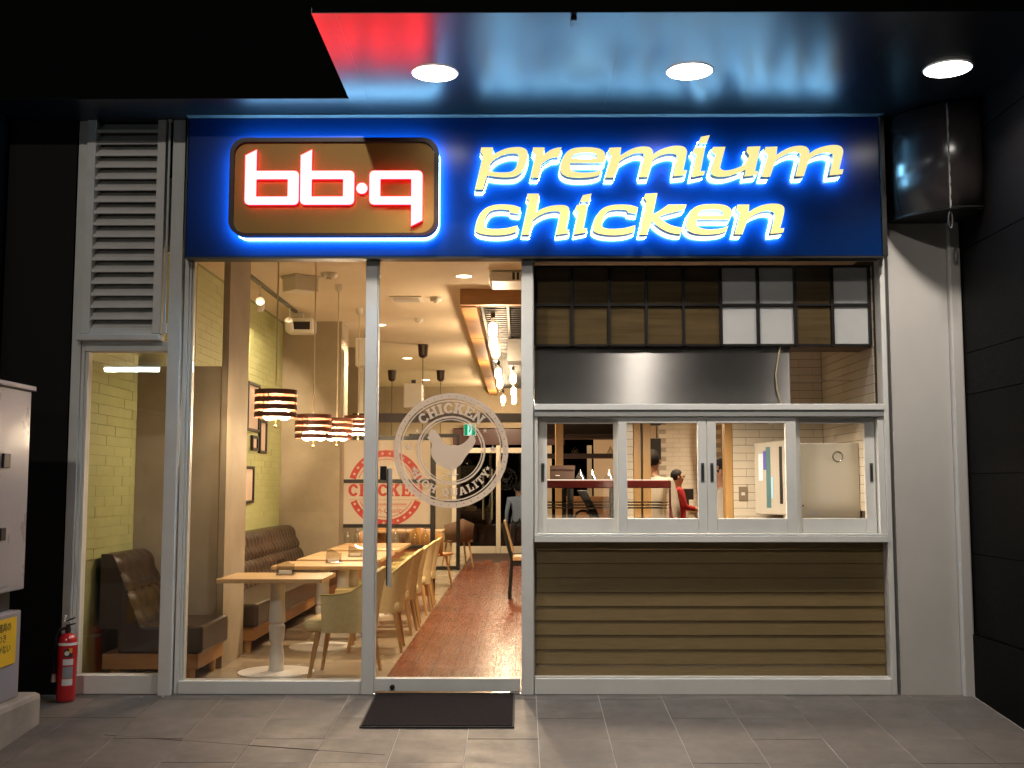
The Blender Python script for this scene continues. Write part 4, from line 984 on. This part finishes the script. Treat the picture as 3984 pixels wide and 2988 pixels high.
# black framed chair at right of the aisle
t = thing('black_frame_chair', 'black framed chair with pale seat beside the aisle', 'chair', (.10, 6.2, FL), R(0))
for sy in (-.2, .2):
    obj('back_leg', MB().tube((-.22, sy, 0), (-.19, sy, .46), .022, n=8).tube((-.19, sy, .46), (-.30, sy, .88), .022, n=8), mat('black_lacquer', (.012, .016, .016), .3), t, smooth=True)
    obj('front_leg', MB().tube((.2, sy, 0), (.2, sy, .45), .02, n=8), MATS['black_lacquer'], t, smooth=True)
bx('seat', (-.18, .24, -.23, .23, .45, .50), wood_t, t, .01); bx('seat_rail', (-.18, .22, -.21, .21, .39, .449), MATS['black_lacquer'], t)
obj('backrest', MB().hexa([(-.19, -.2, .55), (-.165, -.2, .55), (-.165, .2, .55), (-.19, .2, .55), (-.29, -.2, .92), (-.265, -.2, .92), (-.265, .2, .92), (-.29, .2, .92)]), wood_t, t, .006)

# ------------------------------------------------------------------ door mat, cabinet, extinguisher
t = thing('door_mat', 'dark brown textured door mat in front of glass door', 'door mat', (-.478, -.378, gz(-.378) + .003))
t.rotation_euler = (ang, 0, 0)
mat_m = mat('dark_loop_mat', (.015, .011, .012), .95, var=.35, vscale=60, bump=1.0, bscale=110, spec=.1)
bx('pile', (-.435, .435, -.345, .345, .0, .014), mat_m, t, .004)
obj('border', MB().box(-.447, -.436, -.357, .357, 0, .009).box(.436, .447, -.357, .357, 0, .009).box(-.436, .436, -.357, -.346, 0, .009).box(-.436, .436, .346, .357, 0, .009), mat('mat_border', (.015, .013, .013), .7), t, .003)

pg_ = mat('weathered_concrete', (.36, .31, .25), .85, col2=(.26, .22, .18), vscale=6, bump=.2, bscale=50)
t = thing('concrete_plinth', 'pale concrete plinth under the grey utility cabinet', 'plinth', (-3.2, -1.4, -.1))
child('block', (-3.9, -2.815, -2.3, -.615, -.3, .155), pg_, t, .03)
cabm = mat('grey_cabinet_paint', (.40, .38, .36), .30, var=.04, vscale=3, rvar=.06, coat=.2)
t = thing('utility_cabinet', 'tall grey metal utility cabinet at the left edge', 'cabinet', (-3.2, -1.4, .155))
child('lower_box', (-3.8, -2.875, -2.2, -.80, .157, .650), mat('grey_lower_paint', (.30, .28, .30), .45), t, .01)
child('gap_frame', (-3.75, -2.93, -2.15, -.84, .6505, .765), mat('dark_gap', (.03, .03, .032), .5), t, 0)
child('upper_box', (-3.8, -2.870, -2.2, -.79, .766, 1.915), cabm, t, .008)
child('top_cap', (-3.83, -2.850, -2.23, -.77, 1.916, 1.945), cabm, t, .006)
child('door_panel', (-2.869, -2.862, -2.15, -1.02, .80, 1.89), cabm, t, .004)
child('latch', (-2.862, -2.845, -1.16, -1.08, 1.46, 1.54), black_m, t); child('latch', (-2.862, -2.845, -1.16, -1.10, 1.06, 1.13), black_m, t)
t = thing('notice_sign', 'yellow notice with black Japanese text on the grey cabinet', 'notice', (-2.868, -1.1, .4))
child('plate', (-2.873, -2.867, -1.55, -.875, .36, .62), mat('yellow_plate', (.85, .52, .02), .5), t, .001)
rm = Matrix.Rotation(R(90), 4, 'Z') @ Matrix.Rotation(R(90), 4, 'X')
fix(obj('notice_text', text_mesh('notice_text', 'ここは避難器具の\n降下地点につき\n物品等を置かない\nで下さい。', .052, (-2.8655, -1.36, .555), depth=.0004, rot=rm, align='LEFT', spacing=1.15), mat('notice_ink', (.02, .018, .015), .6), t), t)

yb = -.17; t = thing('fire_extinguisher', 'red fire extinguisher standing beside the narrow window', 'fire extinguisher', (-2.855, yb, gz(yb) + .002))
redx = mat('extinguisher_red', (.42, .012, .015), .28, coat=.3)
obj('cylinder', MB().lathe([(.052, .0), (.057, .012), (.058, .02), (.058, .36), (.054, .385), (.038, .408), (.018, .418)], n=32), redx, t, smooth=True)
obj('white_band', MB().lathe([(.0586, .345), (.0586, .362)], n=32, cap=False), mat('band_white', (.75, .73, .68), .5), t, smooth=True)
obj('valve', MB().lathe([(.016, .418), (.018, .44), (.014, .455), (.014, .47)], n=16), mat('valve_dark', (.03, .03, .03), .4, .5), t, smooth=True)
obj('handle', MB().hexa([(-.01, -.012, .462), (.045, -.012, .472), (.045, .012, .472), (-.01, .012, .462), (-.01, -.012, .470), (.045, -.012, .481), (.045, .012, .481), (-.01, .012, .470)]).hexa([(-.01, -.012, .488), (.040, -.012, .508), (.040, .012, .508), (-.01, .012, .488), (-.01, -.012, .496), (.040, -.012, .517), (.040, .012, .517), (-.01, .012, .496)]), black_m, t, .002)
obj('safety_pin', MB().tube((-.02, -.02, .49), (-.01, -.02, .53), .008), mat('pin_pale', (.7, .66, .58), .5), t)
obj('hose', MB().path([(-.016, 0, .45), (-.045, -.02, .44), (-.062, -.03, .40), (-.068, -.03, .30), (-.066, -.03, .20), (-.066, -.03, .15)], .010), black_m, t, smooth=True)
obj('nozzle', MB().tube((-.066, -.03, .17), (-.066, -.03, .12), .013, .018), white_pl, t, smooth=True)
lw = mat('label_white', (.62, .60, .57), .5)
def wrap(z0, z1, a0, a1, m, name):
    q = MB(); n_ = 10
    for i in range(n_ + 1):
        a = R(a0 + (a1 - a0) * i / n_); q.v += [(.0588 * math.cos(a), .0588 * math.sin(a), z0), (.0588 * math.cos(a), .0588 * math.sin(a), z1)]
    for i in range(n_): q.f.append([2 * i, 2 * i + 2, 2 * i + 3, 2 * i + 1])
    return obj(name, q, m, t, smooth=True)
wrap(.275, .325, -85, -35, mat('label_black', (.03, .03, .03), .5), 'label'); wrap(.225, .262, -92, -30, lw, 'label'); wrap(.145, .215, -92, -30, mat('label_grey', (.25, .25, .27), .5), 'label'); wrap(.10, .140, -95, -30, lw, 'label')
wrap(.300, .330, -58, -38, mat('label_orange', (.7, .3, .03), .5), 'label')
q = MB(); a = R(-70); obj('label_seal', MB().tube((.0585 * math.cos(a), .0585 * math.sin(a), .298), (.0600 * math.cos(a), .0600 * math.sin(a), .298), .014, n=16), lw, t)
for k, (x, y) in enumerate(((-2.40, -.10), (-2.27, -.08))):
    o = tag(obj('litter_scrap', MB().box(-.008, .008, -.004, .004, 0, .004), lw), ('tiny white scrap on the tiles below the narrow window', 'tiny white scrap at the foot of the narrow window post')[k], 'litter')
    o.location = (x, y, gz(y) + .002)

# ------------------------------------------------------------------ kitchen behind the serving window
tile_w = mat('glazed_white_tile', (.74, .66, .54), .18, var=.03, vscale=4)
tgrout = mat('dark_tile_grout', (.10, .06, .035), .8)
KC = 2.93
kb = structure('kitchen_wall', MB().box(1.66, 2.75, 1.395, 1.5, FL, KC), tgrout)
ks = structure('kitchen_side_wall', MB().box(2.375, 2.42, .11, 1.394, FL, KC), tgrout)
tme = MB().box(-.104, .104, -.008, 0, -.029, .029).mesh('wall_tile'); tme.materials.append(tile_w)
tms = MB().box(-.008, 0, -.104, .104, -.029, .029).mesh('wall_tile'); tms.materials.append(tile_w)
for k in range(16, 46):
    z = FL + .0305 + .061 * k
    x = 1.66 - (.106 if k % 2 else 0)
    while x < 2.36:
        a, b = max(x, 1.66) + .0012, min(x + .2115, 2.366) - .0012
        if b - a > .02:
            o = place('wall_tile', tme, ((a + b) / 2, 1.395, z), kb); o.scale.x = (b - a) / .208
        x += .2115
    if z > 1.2:
        y = 1.386 + (.106 if k % 2 else 0)
        while y > .13:
            a, b = max(y - .2115, .112) + .0012, min(y, 1.386) - .0012
            if b - a > .02:
                o = place('wall_tile', tms, (2.375, (a + b) / 2, z), ks); o.scale.y = (b - a) / .208
            y -= .2115
structure('kitchen_ceiling', MB().box(.10, 2.42, .13, 1.5, KC, KC + .05), mat('kitchen_ceiling_paint', (.6, .5, .38), .8))
structure('kitchen_floor', MB().box(.10, 2.42, .14, 1.5, FL, FL + .006), mat('kitchen_tile_floor', (.2, .15, .1), .5))
structure('kitchen_partition', MB().box(.098, .110, .15, 1.5, FL, KC), concrete)
kl = thing('kitchen_light', 'warm strip light fixed below the steel hood in the kitchen', 'strip light', (.98, .46, 1.95))
bx('housing', (-.55, .55, -.09, .09, -.05, -.001), white_pl, kl, .004); bx('diffuser', (-.53, .53, -.075, .075, -.058, -.051), emis('kitchen_tube', (1.0, .82, .60), 9.0), kl)
light('kitchen_beam', 'AREA', (0, 0, -.07), 52, (1.0, .82, .60), kl, shape='RECTANGLE', size=1.0, size_y=.15)
wd = mat('oak_jamb', (.52, .30, .11), .4, var=.1, vscale=4, stretch=(6, 6, .6))
kp = structure('kitchen_pier', MB().box(.862, .920, 1.72, 1.82, FL, KC), tgrout)
for k in range(30):
    z = FL + .0305 + .061 * (k + 12)
    o = place('wall_tile', tme, (.891, 1.72, z), kp); o.scale.x = .27
for a, b, y, lab in ((.922, .980, 1.70, 'wide oak door post right of the tiled pier'), (.996, 1.060, 1.70, 'second oak post beside the kitchen opening'), (1.60, 1.658, 1.38, 'oak edge post at the end of the tiled wall'), (.312, .378, 2.3, 'oak post behind the display case')):
    tag(bx('oak_post', (a, b, y, y + .12, FL, KC), wd, None, .004), lab, 'post', 'oak posts in the kitchen')
bx_ = bx('post_slot', (.981, .995, 1.74, 1.80, FL, KC), black_m); tag(bx_, 'dark strip between the two oak posts', 'strip')
# white brick wall beyond the opening
wb = structure('white_brick_wall', MB().box(2.22, 4.0, 10.5, 10.7, FL, CEIL), mat('pale_mortar', (.5, .44, .36), .8))
wbm = mat('white_brick_paint', (.84, .77, .66), .6, var=.05, vscale=5, bump=.1)
wme = MB().box(-.108, .108, -.008, 0, -.034, .034).mesh('brick'); wme.materials.append(wbm)
for k in range(30):
    for i in range(4):
        place('brick', wme, (2.34 + .22 * i + (.11 if k % 2 else 0), 10.5, 1.0 + .072 * k), wb)
t = thing('side_shelf', 'wooden wall shelf box with dark slats near the ceiling', 'shelf', (2.68, 9.4, 2.35))
bx('box', (-.02, .6, -.2, .35, 0, .9), wood_t, t)
for k in range(5): bx('slat', (.03 + k * .11, .06 + k * .11, -.215, -.201, .0, .9), black_m, t)
for k in range(4): bx('under_slat', (-.02, .6, -.17 + k * .12, -.13 + k * .12, -.02, -.001), black_m, t)
t = thing('dark_display', 'black menu screens on the far wall beyond the oak posts', 'screen', (2.02, 10.0, 1.75))
bx('screen', (-.17, .18, 0, .05, -.05, .35), black_m, t, .004); bx('screen', (-.17, .18, 0, .05, .55, 1.1), black_m, t, .004)
bx('lit_strip', (-.15, .0, -.006, -.001, .05, .1), emis('screen_lime', (.5, .6, .1), .4), t)
structure('cream_wall', MB().box(1.2, 2.20, 10.6, 10.7, FL, CEIL), mat('cream_wall_paint', (.62, .50, .36), .7))
t = thing('till_monitor', 'small black till screen beyond the red shirted person', 'till', (2.47, 9.2, 1.16))
bx('screen', (-.10, .10, 0, .03, .0, .16), black_m, t, .006); bx('lit_face', (-.13, -.02, -.03, -.01, -.10, -.02), emis('screen_blue', (.55, .75, 1.0), 1.2), t); bx('stand', (-.03, .03, .0, .03, -.16, -.001), black_m, t)
t = thing('service_counter', 'pale service counter end beyond the kitchen opening', 'counter', (2.72, 8.9, FL))
bx('body', (-.22, .5, -.2, .4, 0, .95), MATS['white_brick_paint'], t); bx('counter_top', (-.28, .55, -.24, .44, .951, 1.0), wood_t, t, .004)
downlight(2.55, 8.3, 420, 'added unseen downlight brightening the pale service counter and brick wall')  # added out of view to brighten the white brick wall and counter
downlight(1.75, 3.7, 240, 'added unseen downlight brightening the space behind the kitchen opening')  # added out of view to light the figures beyond the opening
tag(bx('oak_counter_front', (.40, .855, 2.55, 2.62, FL, 1.27), mat('orange_oak', (.36, .17, .05), .45), None, .004), 'orange oak counter front seen through the display case', 'counter front')
# display case
t = thing('display_case', 'counter display case with glass front and dark red top band', 'display case', (.75, .6, .9))
dr = mat('dark_red_lacquer', (.060, .008, .006), .22, coat=.5)
child('top_band', (.12, 1.062, .52, .90, 1.345, 1.400), dr, t, .006)
child('top_plate', (.14, 1.04, .53, .89, 1.4005, 1.406), emis('case_top_glow', (1.0, .85, .65), 1.2), t, 0)  # emission paints the bright line of light along the case top
child('front_glass', (.125, 1.055, .525, .531, 1.0, 1.344), glass('case_glass', (.97, .96, .93), 1.5), t, 0)
child('end_post', (1.046, 1.060, .52, .54, .95, 1.344), dr, t, .002); child('end_glass', (1.050, 1.056, .545, .89, .96, 1.344), MATS['case_glass'], t, 0)
wr_ = MB()
for z in (1.205, 1.225, 1.245):
    wr_.tube((.13, .56, z), (1.04, .56, z), .003, n=6); wr_.tube((.13, .86, z), (1.04, .86, z), .003, n=6)
for k in range(24): wr_.tube((.15 + k * .038, .56, 1.225), (.15 + k * .038, .86, 1.225), .0018, n=5)
fix(obj('wire_rack', wr_, chrome, t), t)
for x in (.32, .66): child('rack_post', (x - .016, x + .016, .70, .73, 1.0, 1.344), black_m, t)
child('case_base', (.12, 1.06, .53, .90, .88, .999), black_m, t)
fix(obj('thermometer_dial', MB().tube((1.0, .52, 1.10), (1.0, .515, 1.10), .03, n=24), white_pl, t), t)
hr = MB()
for x0 in (.24, .78): hr.path([(x0, .54, 1.02), (x0 + .01, .54, 1.045), (x0 + .05, .54, 1.055), (x0 + .32, .54, 1.055), (x0 + .37, .54, 1.045), (x0 + .40, .54, 1.02)], .006, n=6)
fix(obj('tray_handles', hr, chrome, t), t)
t = thing('slicer_machine', 'dark slicing machine seen through the display case glass', 'slicer', (.45, 1.05, 1.0))
obj('arm', MB().hexa([(-.02, -.03, .33), (.05, -.03, .33), (.05, .03, .33), (-.02, .03, .33), (.13, -.03, .05), (.19, -.03, .05), (.19, .03, .05), (.13, .03, .05)]), black_m, t, .006)
obj('column', MB().tube((-.07, 0, 0), (-.07, 0, .34), .025), black_m, t, smooth=True); bx('body', (-.18, .12, -.1, .12, -.1, .02), black_m, t, .01)
obj('hose', MB().path([(.02 + .06 * math.cos(a / 3), -.05, .12 + .06 * math.sin(a / 3)) for a in range(0, 17)], .010), black_m, t, smooth=True)
t = thing('brown_box', 'brown cardboard box on top of the display case', 'box', (.305, .68, 1.407))
bx('carton', (-.085, .085, -.07, .07, 0, .095), mat('brown_card', (.07, .035, .022), .7, var=.1), t, .003); bx('flap', (-.088, .088, -.074, -.071, .07, .098), mat('brown_card'), t); bx('tape', (-.05, -.02, -.0735, -.0705, .025, .03), white_pl, t)
# back shelving seen over the display case
t = thing('back_shelving', 'dark wooden shelving beyond the display case', 'shelving', (.55, 3.2, 1.3))
dw = mat('dark_shelf_wood', (.035, .018, .011), .5)
for z in (1.62, 1.80, 1.98): child('shelf', (.15, 1.12, 3.0, 3.3, z, z + .04), dw, t, .002)
child('back_board', (.15, 1.12, 3.31, 3.33, 1.84, 1.98), dw, t); child('post', (1.09, 1.12, 2.98, 2.999, FL, 2.1), dw, t)
cone = MB().lathe([(.036, 0), (.030, .02), (.016, .045), (.008, .062), (.004, .07)], n=20).mesh('glass_cloche', True); cone.materials.append(glass('cloche_glass', (.86, .84, .80), 4.0))
for k, (x, z) in enumerate(((.52, 1.66), (.85, 1.66), (.44, 1.425), (.525, 1.425), (.645, 1.425), (.20, 1.66))):
    o = bpy.data.objects.new('serving_cloche', cone); C.objects.link(o); o.location = (x, 3.1 if z > 1.5 else .75, z if z > 1.5 else 1.407)
    tag(o, ('clear glass cone cover at left of the dark shelf, beside oak post', 'clear glass cone cover at right on the dark shelf', 'clear glass cone cover on the display case beside brown box', 'clear glass cone cover in the middle of the display case top', 'clear glass cone cover at the right end of the display case', 'clear glass cone cover half hidden at the window frame')[k], 'cover', 'clear glass cone covers')
structure('dining_side_wall', MB().box(4.0, 4.2, 1.5, 15, FL, CEIL), concrete)
# refrigerator, dispenser, switch
t = thing('white_fridge', 'big plain white refrigerator behind the rightmost sash', 'refrigerator', (2.128, .68, FL))
fm = mat('fridge_enamel', (.70, .64, .52), .35)
bx('body', (-.182, .236, -.2, .3, .0, 1.628), fm, t, .004)
obj('magnet_ring', MB().path([(.09 + .035 * math.cos(R(a)), -.203, 1.535 + .035 * math.sin(R(a))) for a in range(0, 361, 20)], .003, n=6), chrome, t)
bx('data_label', (-.14, -.05, -.2025, -.2005, 1.13, 1.16), lw, t); bx('hole_cap', (-.165, -.155, -.203, -.2005, 1.19, 1.2), black_m, t)
t = thing('dispenser_unit', 'white wall unit with blue stickers beside the refrigerator', 'dispenser', (1.83, 1.0, 1.15))
obj('casing', MB().hexa([(-.06, .1, 0), (.14, -.15, .0), (.20, .2, 0), (.0, .3, 0), (-.06, .1, .53), (.14, -.15, .55), (.20, .2, .55), (.0, .3, .53)]), mat('dispenser_casing', (.42, .385, .33), .4), t, .006)
def on_face(u0, u1, z0, z1, m, nm):
    f0 = lambda u: (-.06 + .2 * u, .1 - .25 * u)
    (xa, ya), (xb_, yb_) = f0(u0), f0(u1); nx, ny = -.25 * .012, -.2 * .012
    obj(nm, MB().hexa([(xa + nx, ya + ny, z0), (xb_ + nx, yb_ + ny, z0), (xb_, yb_, z0), (xa, ya, z0), (xa + nx, ya + ny, z1), (xb_ + nx, yb_ + ny, z1), (xb_, yb_, z1), (xa, ya, z1)]), m, t)
on_face(.34, .46, .05, .50, mat('sticker_teal', (.07, .16, .18), .4), 'sticker'); on_face(.26, .33, .33, .47, mat('sticker_purple', (.12, .10, .45), .4), 'sticker'); on_face(.12, .25, .25, .45, mat('sticker_pale', (.55, .65, .75), .4), 'sticker'); on_face(.47, .54, .12, .28, mat('sticker_sky', (.35, .55, .7), .4), 'sticker')
on_face(.72, .80, .08, .50, black_m, 'slot')
t = thing('switch_plate', 'grey switch plate on the white tile wall', 'switch', (1.735, 1.384, 1.30))
bx('plate', (-.034, .034, -.006, -.001, -.055, .055), mat('switch_grey', (.25, .19, .13), .4), t, .002); bx('rocker', (-.014, .014, -.010, -.0065, -.012, .012), white_pl, t, .001)
tag(bx('shelf_edge', (1.80, 2.372, .60, .615, 2.105, 2.113), white_pl), 'thin pale rail across the tiled corner beside the hood', 'rail')

# ------------------------------------------------------------------ people
skin = mat('skin', (.50, .27, .17), .5); hair_m = mat('black_hair', (.010, .008, .008), .75, bump=.2, bscale=120)
def skin_body(name, nodes, edges, root=0, sub=2):
    me = bpy.data.meshes.new(name); me.from_pydata([n[0] for n in nodes], edges, [])
    o = bpy.data.objects.new(name, me); C.objects.link(o)
    md = o.modifiers.new('skin', 'SKIN')
    if not me.skin_vertices: me.skin_vertices.new()
    for i, n in enumerate(nodes):
        sv = me.skin_vertices[0].data[i]; r_ = n[1]; sv.radius = r_ if isinstance(r_, tuple) else (r_, r_); sv.use_root = (i == root)
    ss = o.modifiers.new('sub', 'SUBSURF'); ss.levels = sub; ss.render_levels = sub
    dg = bpy.context.evaluated_depsgraph_get(); m2 = bpy.data.meshes.new_from_object(o.evaluated_get(dg))
    bpy.data.objects.remove(o); m2.name = name
    for p in m2.polygons: p.use_smooth = True
    return m2
def person(label, loc, face, h, shirt, trouser, arms='down', glasses=False, apron=None):
    """face = rotation; figure looks towards +x in its own space. h = height"""
    t = thing('person', label, 'person', loc, face); k = h / 1.70
    P = lambda x, y, z: (x * k, y * k, z * k)
    nodes = [(P(0, 0, .92), (.15 * k, .12 * k)), (P(0, 0, 1.12), (.14 * k, .11 * k)), (P(0, 0, 1.32), (.17 * k, .12 * k)), (P(0, 0, 1.43), (.09 * k, .075 * k)), (P(.01, 0, 1.48), .052 * k), (P(.025, 0, 1.54), .062 * k), (P(.02, 0, 1.60), (.075 * k, .09 * k)), (P(.01, 0, 1.66), (.06 * k, .075 * k)), (P(.105, 0, 1.575), .014 * k)]
    edges = [(0, 1), (1, 2), (2, 3), (3, 4), (4, 5), (5, 6), (6, 7), (5, 8)]
    for s in (-1, 1):
        n = len(nodes)
        nodes += [(P(0, .19 * s, 1.38), .058 * k)]
        if arms == 'forward' : nodes += [(P(.06, .22 * s, 1.14), .046 * k), (P(.28, .17 * s, 1.10), .036 * k), (P(.34, .16 * s, 1.09), .030 * k)]
        else: nodes += [(P(-.02, .25 * s, 1.12), .045 * k), (P(.04, .25 * s, .88), .036 * k), (P(.05, .25 * s, .80), .030 * k)]
        edges += [(2, n), (n, n + 1), (n + 1, n + 2), (n + 2, n + 3)]
        hx = nodes[n + 3][0]
        d = Vector((1, 0, -.25)).normalized() if arms == 'forward' else Vector((.15, 0, -1)).normalized()
        for f in range(5):
            q = len(nodes); off = (f - 2) * .016 * k
            u = Vector((0, 1, 0)) if arms == 'forward' else Vector((1, 0, 0))
            b = Vector(hx) + u * off + d * .03 * k; ln = (.05, .075, .085, .08, .06)[f] * k
            nodes += [(tuple(b), .010 * k), (tuple(b + d * ln * .55), .009 * k), (tuple(b + d * ln + Vector((0, 0, -.012 * k))), .008 * k)]
            edges += [(n + 3, q), (q, q + 1), (q + 1, q + 2)]
        n = len(nodes)
        nodes += [(P(0, .10 * s, .86), .095 * k), (P(.02, .11 * s, .48), .062 * k), (P(-.01, .11 * s, .09), .042 * k), (P(.12, .12 * s, .04), .038 * k)]
        edges += [(0, n), (n, n + 1), (n + 1, n + 2), (n + 2, n + 3)]
    me = skin_body('body', nodes, edges)
    for q in (skin, shirt, trouser, black_m): me.materials.append(q)
    for p in me.polygons:
        x, y, z = (c / k for c in p.center)
        hand = (arms == 'forward' and x > .22 and z > .95 and z < 1.3) or (arms != 'forward' and abs(y) > .17 and z < .90 and z > .65)
        p.material_index = 0 if z > 1.445 or hand else (1 if z > .93 or abs(y) > .185 and z > .8 else (2 if z > .10 else 3))
    o = obj('body', me, None, t)
    hb = MB().ball(P(-.008, 0, 1.625), .098 * k, .083 * k, .098 * k, 20, 14)
    keep = [f for f in hb.f if not (sum(hb.v[i][0] for i in f) / len(f) > .035 * k and sum(hb.v[i][2] for i in f) / len(f) < 1.665 * k) and sum(hb.v[i][2] for i in f) / len(f) > 1.545 * k]
    hb.f = keep; ho = obj('hair', hb, hair_m, t, smooth=True); ho.modifiers.new('s', 'SOLIDIFY').thickness = .012
    for s in (-1, 1): obj('ear', MB().ball(P(.0, .088 * s, 1.585), .018 * k, .008 * k, .028 * k, 8, 6), skin, t, smooth=True)
    for s in (-1, 1): obj('eye', MB().ball(P(.095, .03 * s, 1.605), .008 * k, .012 * k, .006 * k, 8, 6), black_m, t, smooth=True)
    obj('mouth', MB().ball(P(.090, 0, 1.53), .006 * k, .022 * k, .005 * k, 8, 5), mat('lips', (.35, .10, .08), .5), t, smooth=True)
    if glasses:
        gm = MB()
        for s in (-1, 1): gm.path([P(.108, .032 * s + .026 * math.cos(R(a)), 1.605 + .018 * math.sin(R(a))) for a in range(0, 361, 40)], .003, 5).tube(P(.108, .058 * s, 1.61), P(.0, .088 * s, 1.61), .003, n=5)
        obj('glasses', gm, black_m, t)
    return t
red_s = mat('red_shirt', (.42, .018, .020), .8, var=.1); white_s = mat('white_shirt', (.62, .56, .48), .8, var=.06); dark_t = mat('dark_trousers', (.02, .02, .022), .8); dark_s = mat('dark_shirt', (.06, .05, .05), .8); blue_s = mat('pale_blue_shirt', (.40, .45, .55), .8)
person('person in red shirt and glasses reaching forward, beyond the display case', (2.23, 8.5, FL), R(8), 1.55, red_s, dark_t, 'forward', True)
person('person with black hair, head showing behind the oak posts', (1.365, 4.2, FL), R(72), 1.69, white_s, dark_t)
person('person in white shirt with bowed head at the edge of the tiled wall', (1.685, 2.0, FL), R(165), 1.55, white_s, dark_t)
person('person in pale shirt and dark trousers seen from behind at the far end', (-.02, 15.75, -.27), R(100), 1.68, blue_s, dark_t)

# ------------------------------------------------------------------ fluorescent strip across the street (seen mirrored in the narrow pane)
t = thing('street_tube_light', 'fluorescent tube fixture on a wall across the street behind the viewer', 'tube light', (-5.6, -8.6, 3.05))
bx('housing', (-.42, .42, -.06, .0, .03, .10), white_pl, t); bx('tube', (-.40, .40, -.02, .02, .0, .028), emis('cool_tube', (.80, 1.0, .97), 10.0), t)
bx('post', (-.04, .04, -.14, -.061, -3.4, .2), mat('lamp_post_grey', (.2, .2, .2), .5), t)
light('tube_beam', 'AREA', (0, .03, -.02), 14, (.85, 1.0, .95), t, rot=(R(60), 0, 0), shape='RECTANGLE', size=.8, size_y=.06)
S.frame_set(1)
t = thing('street_lamp', 'tall street lamp standing across the road behind the viewer', 'street lamp', (-2.5, -12.5, -.2))
lp = mat('lamp_post_grey', (.2, .2, .2), .5)
obj('pole', MB().tube((0, 0, 0), (0, 0, 8.3), .09, .05, n=14), lp, t, smooth=True); obj('arm', MB().tube((0, 0, 8.25), (0, .9, 8.4), .035), lp, t, smooth=True)
bx('lamp_head', (-.13, .13, .8, 1.35, 8.36, 8.46), lp, t, .02); bx('lens', (-.11, .11, .85, 1.30, 8.345, 8.358), emis('street_lens', (1.0, .9, .78), 20.0), t)
light('street_beam', 'AREA', (0, 1.07, 8.33), 420, (1.0, .91, .80), t, rot=(R(38), 0, 0), shape='RECTANGLE', size=.25, size_y=.45)
structure('rear_street', MB().box(-8, 8, 15.25, 40, -.40, -.27), mat('street_asphalt'))
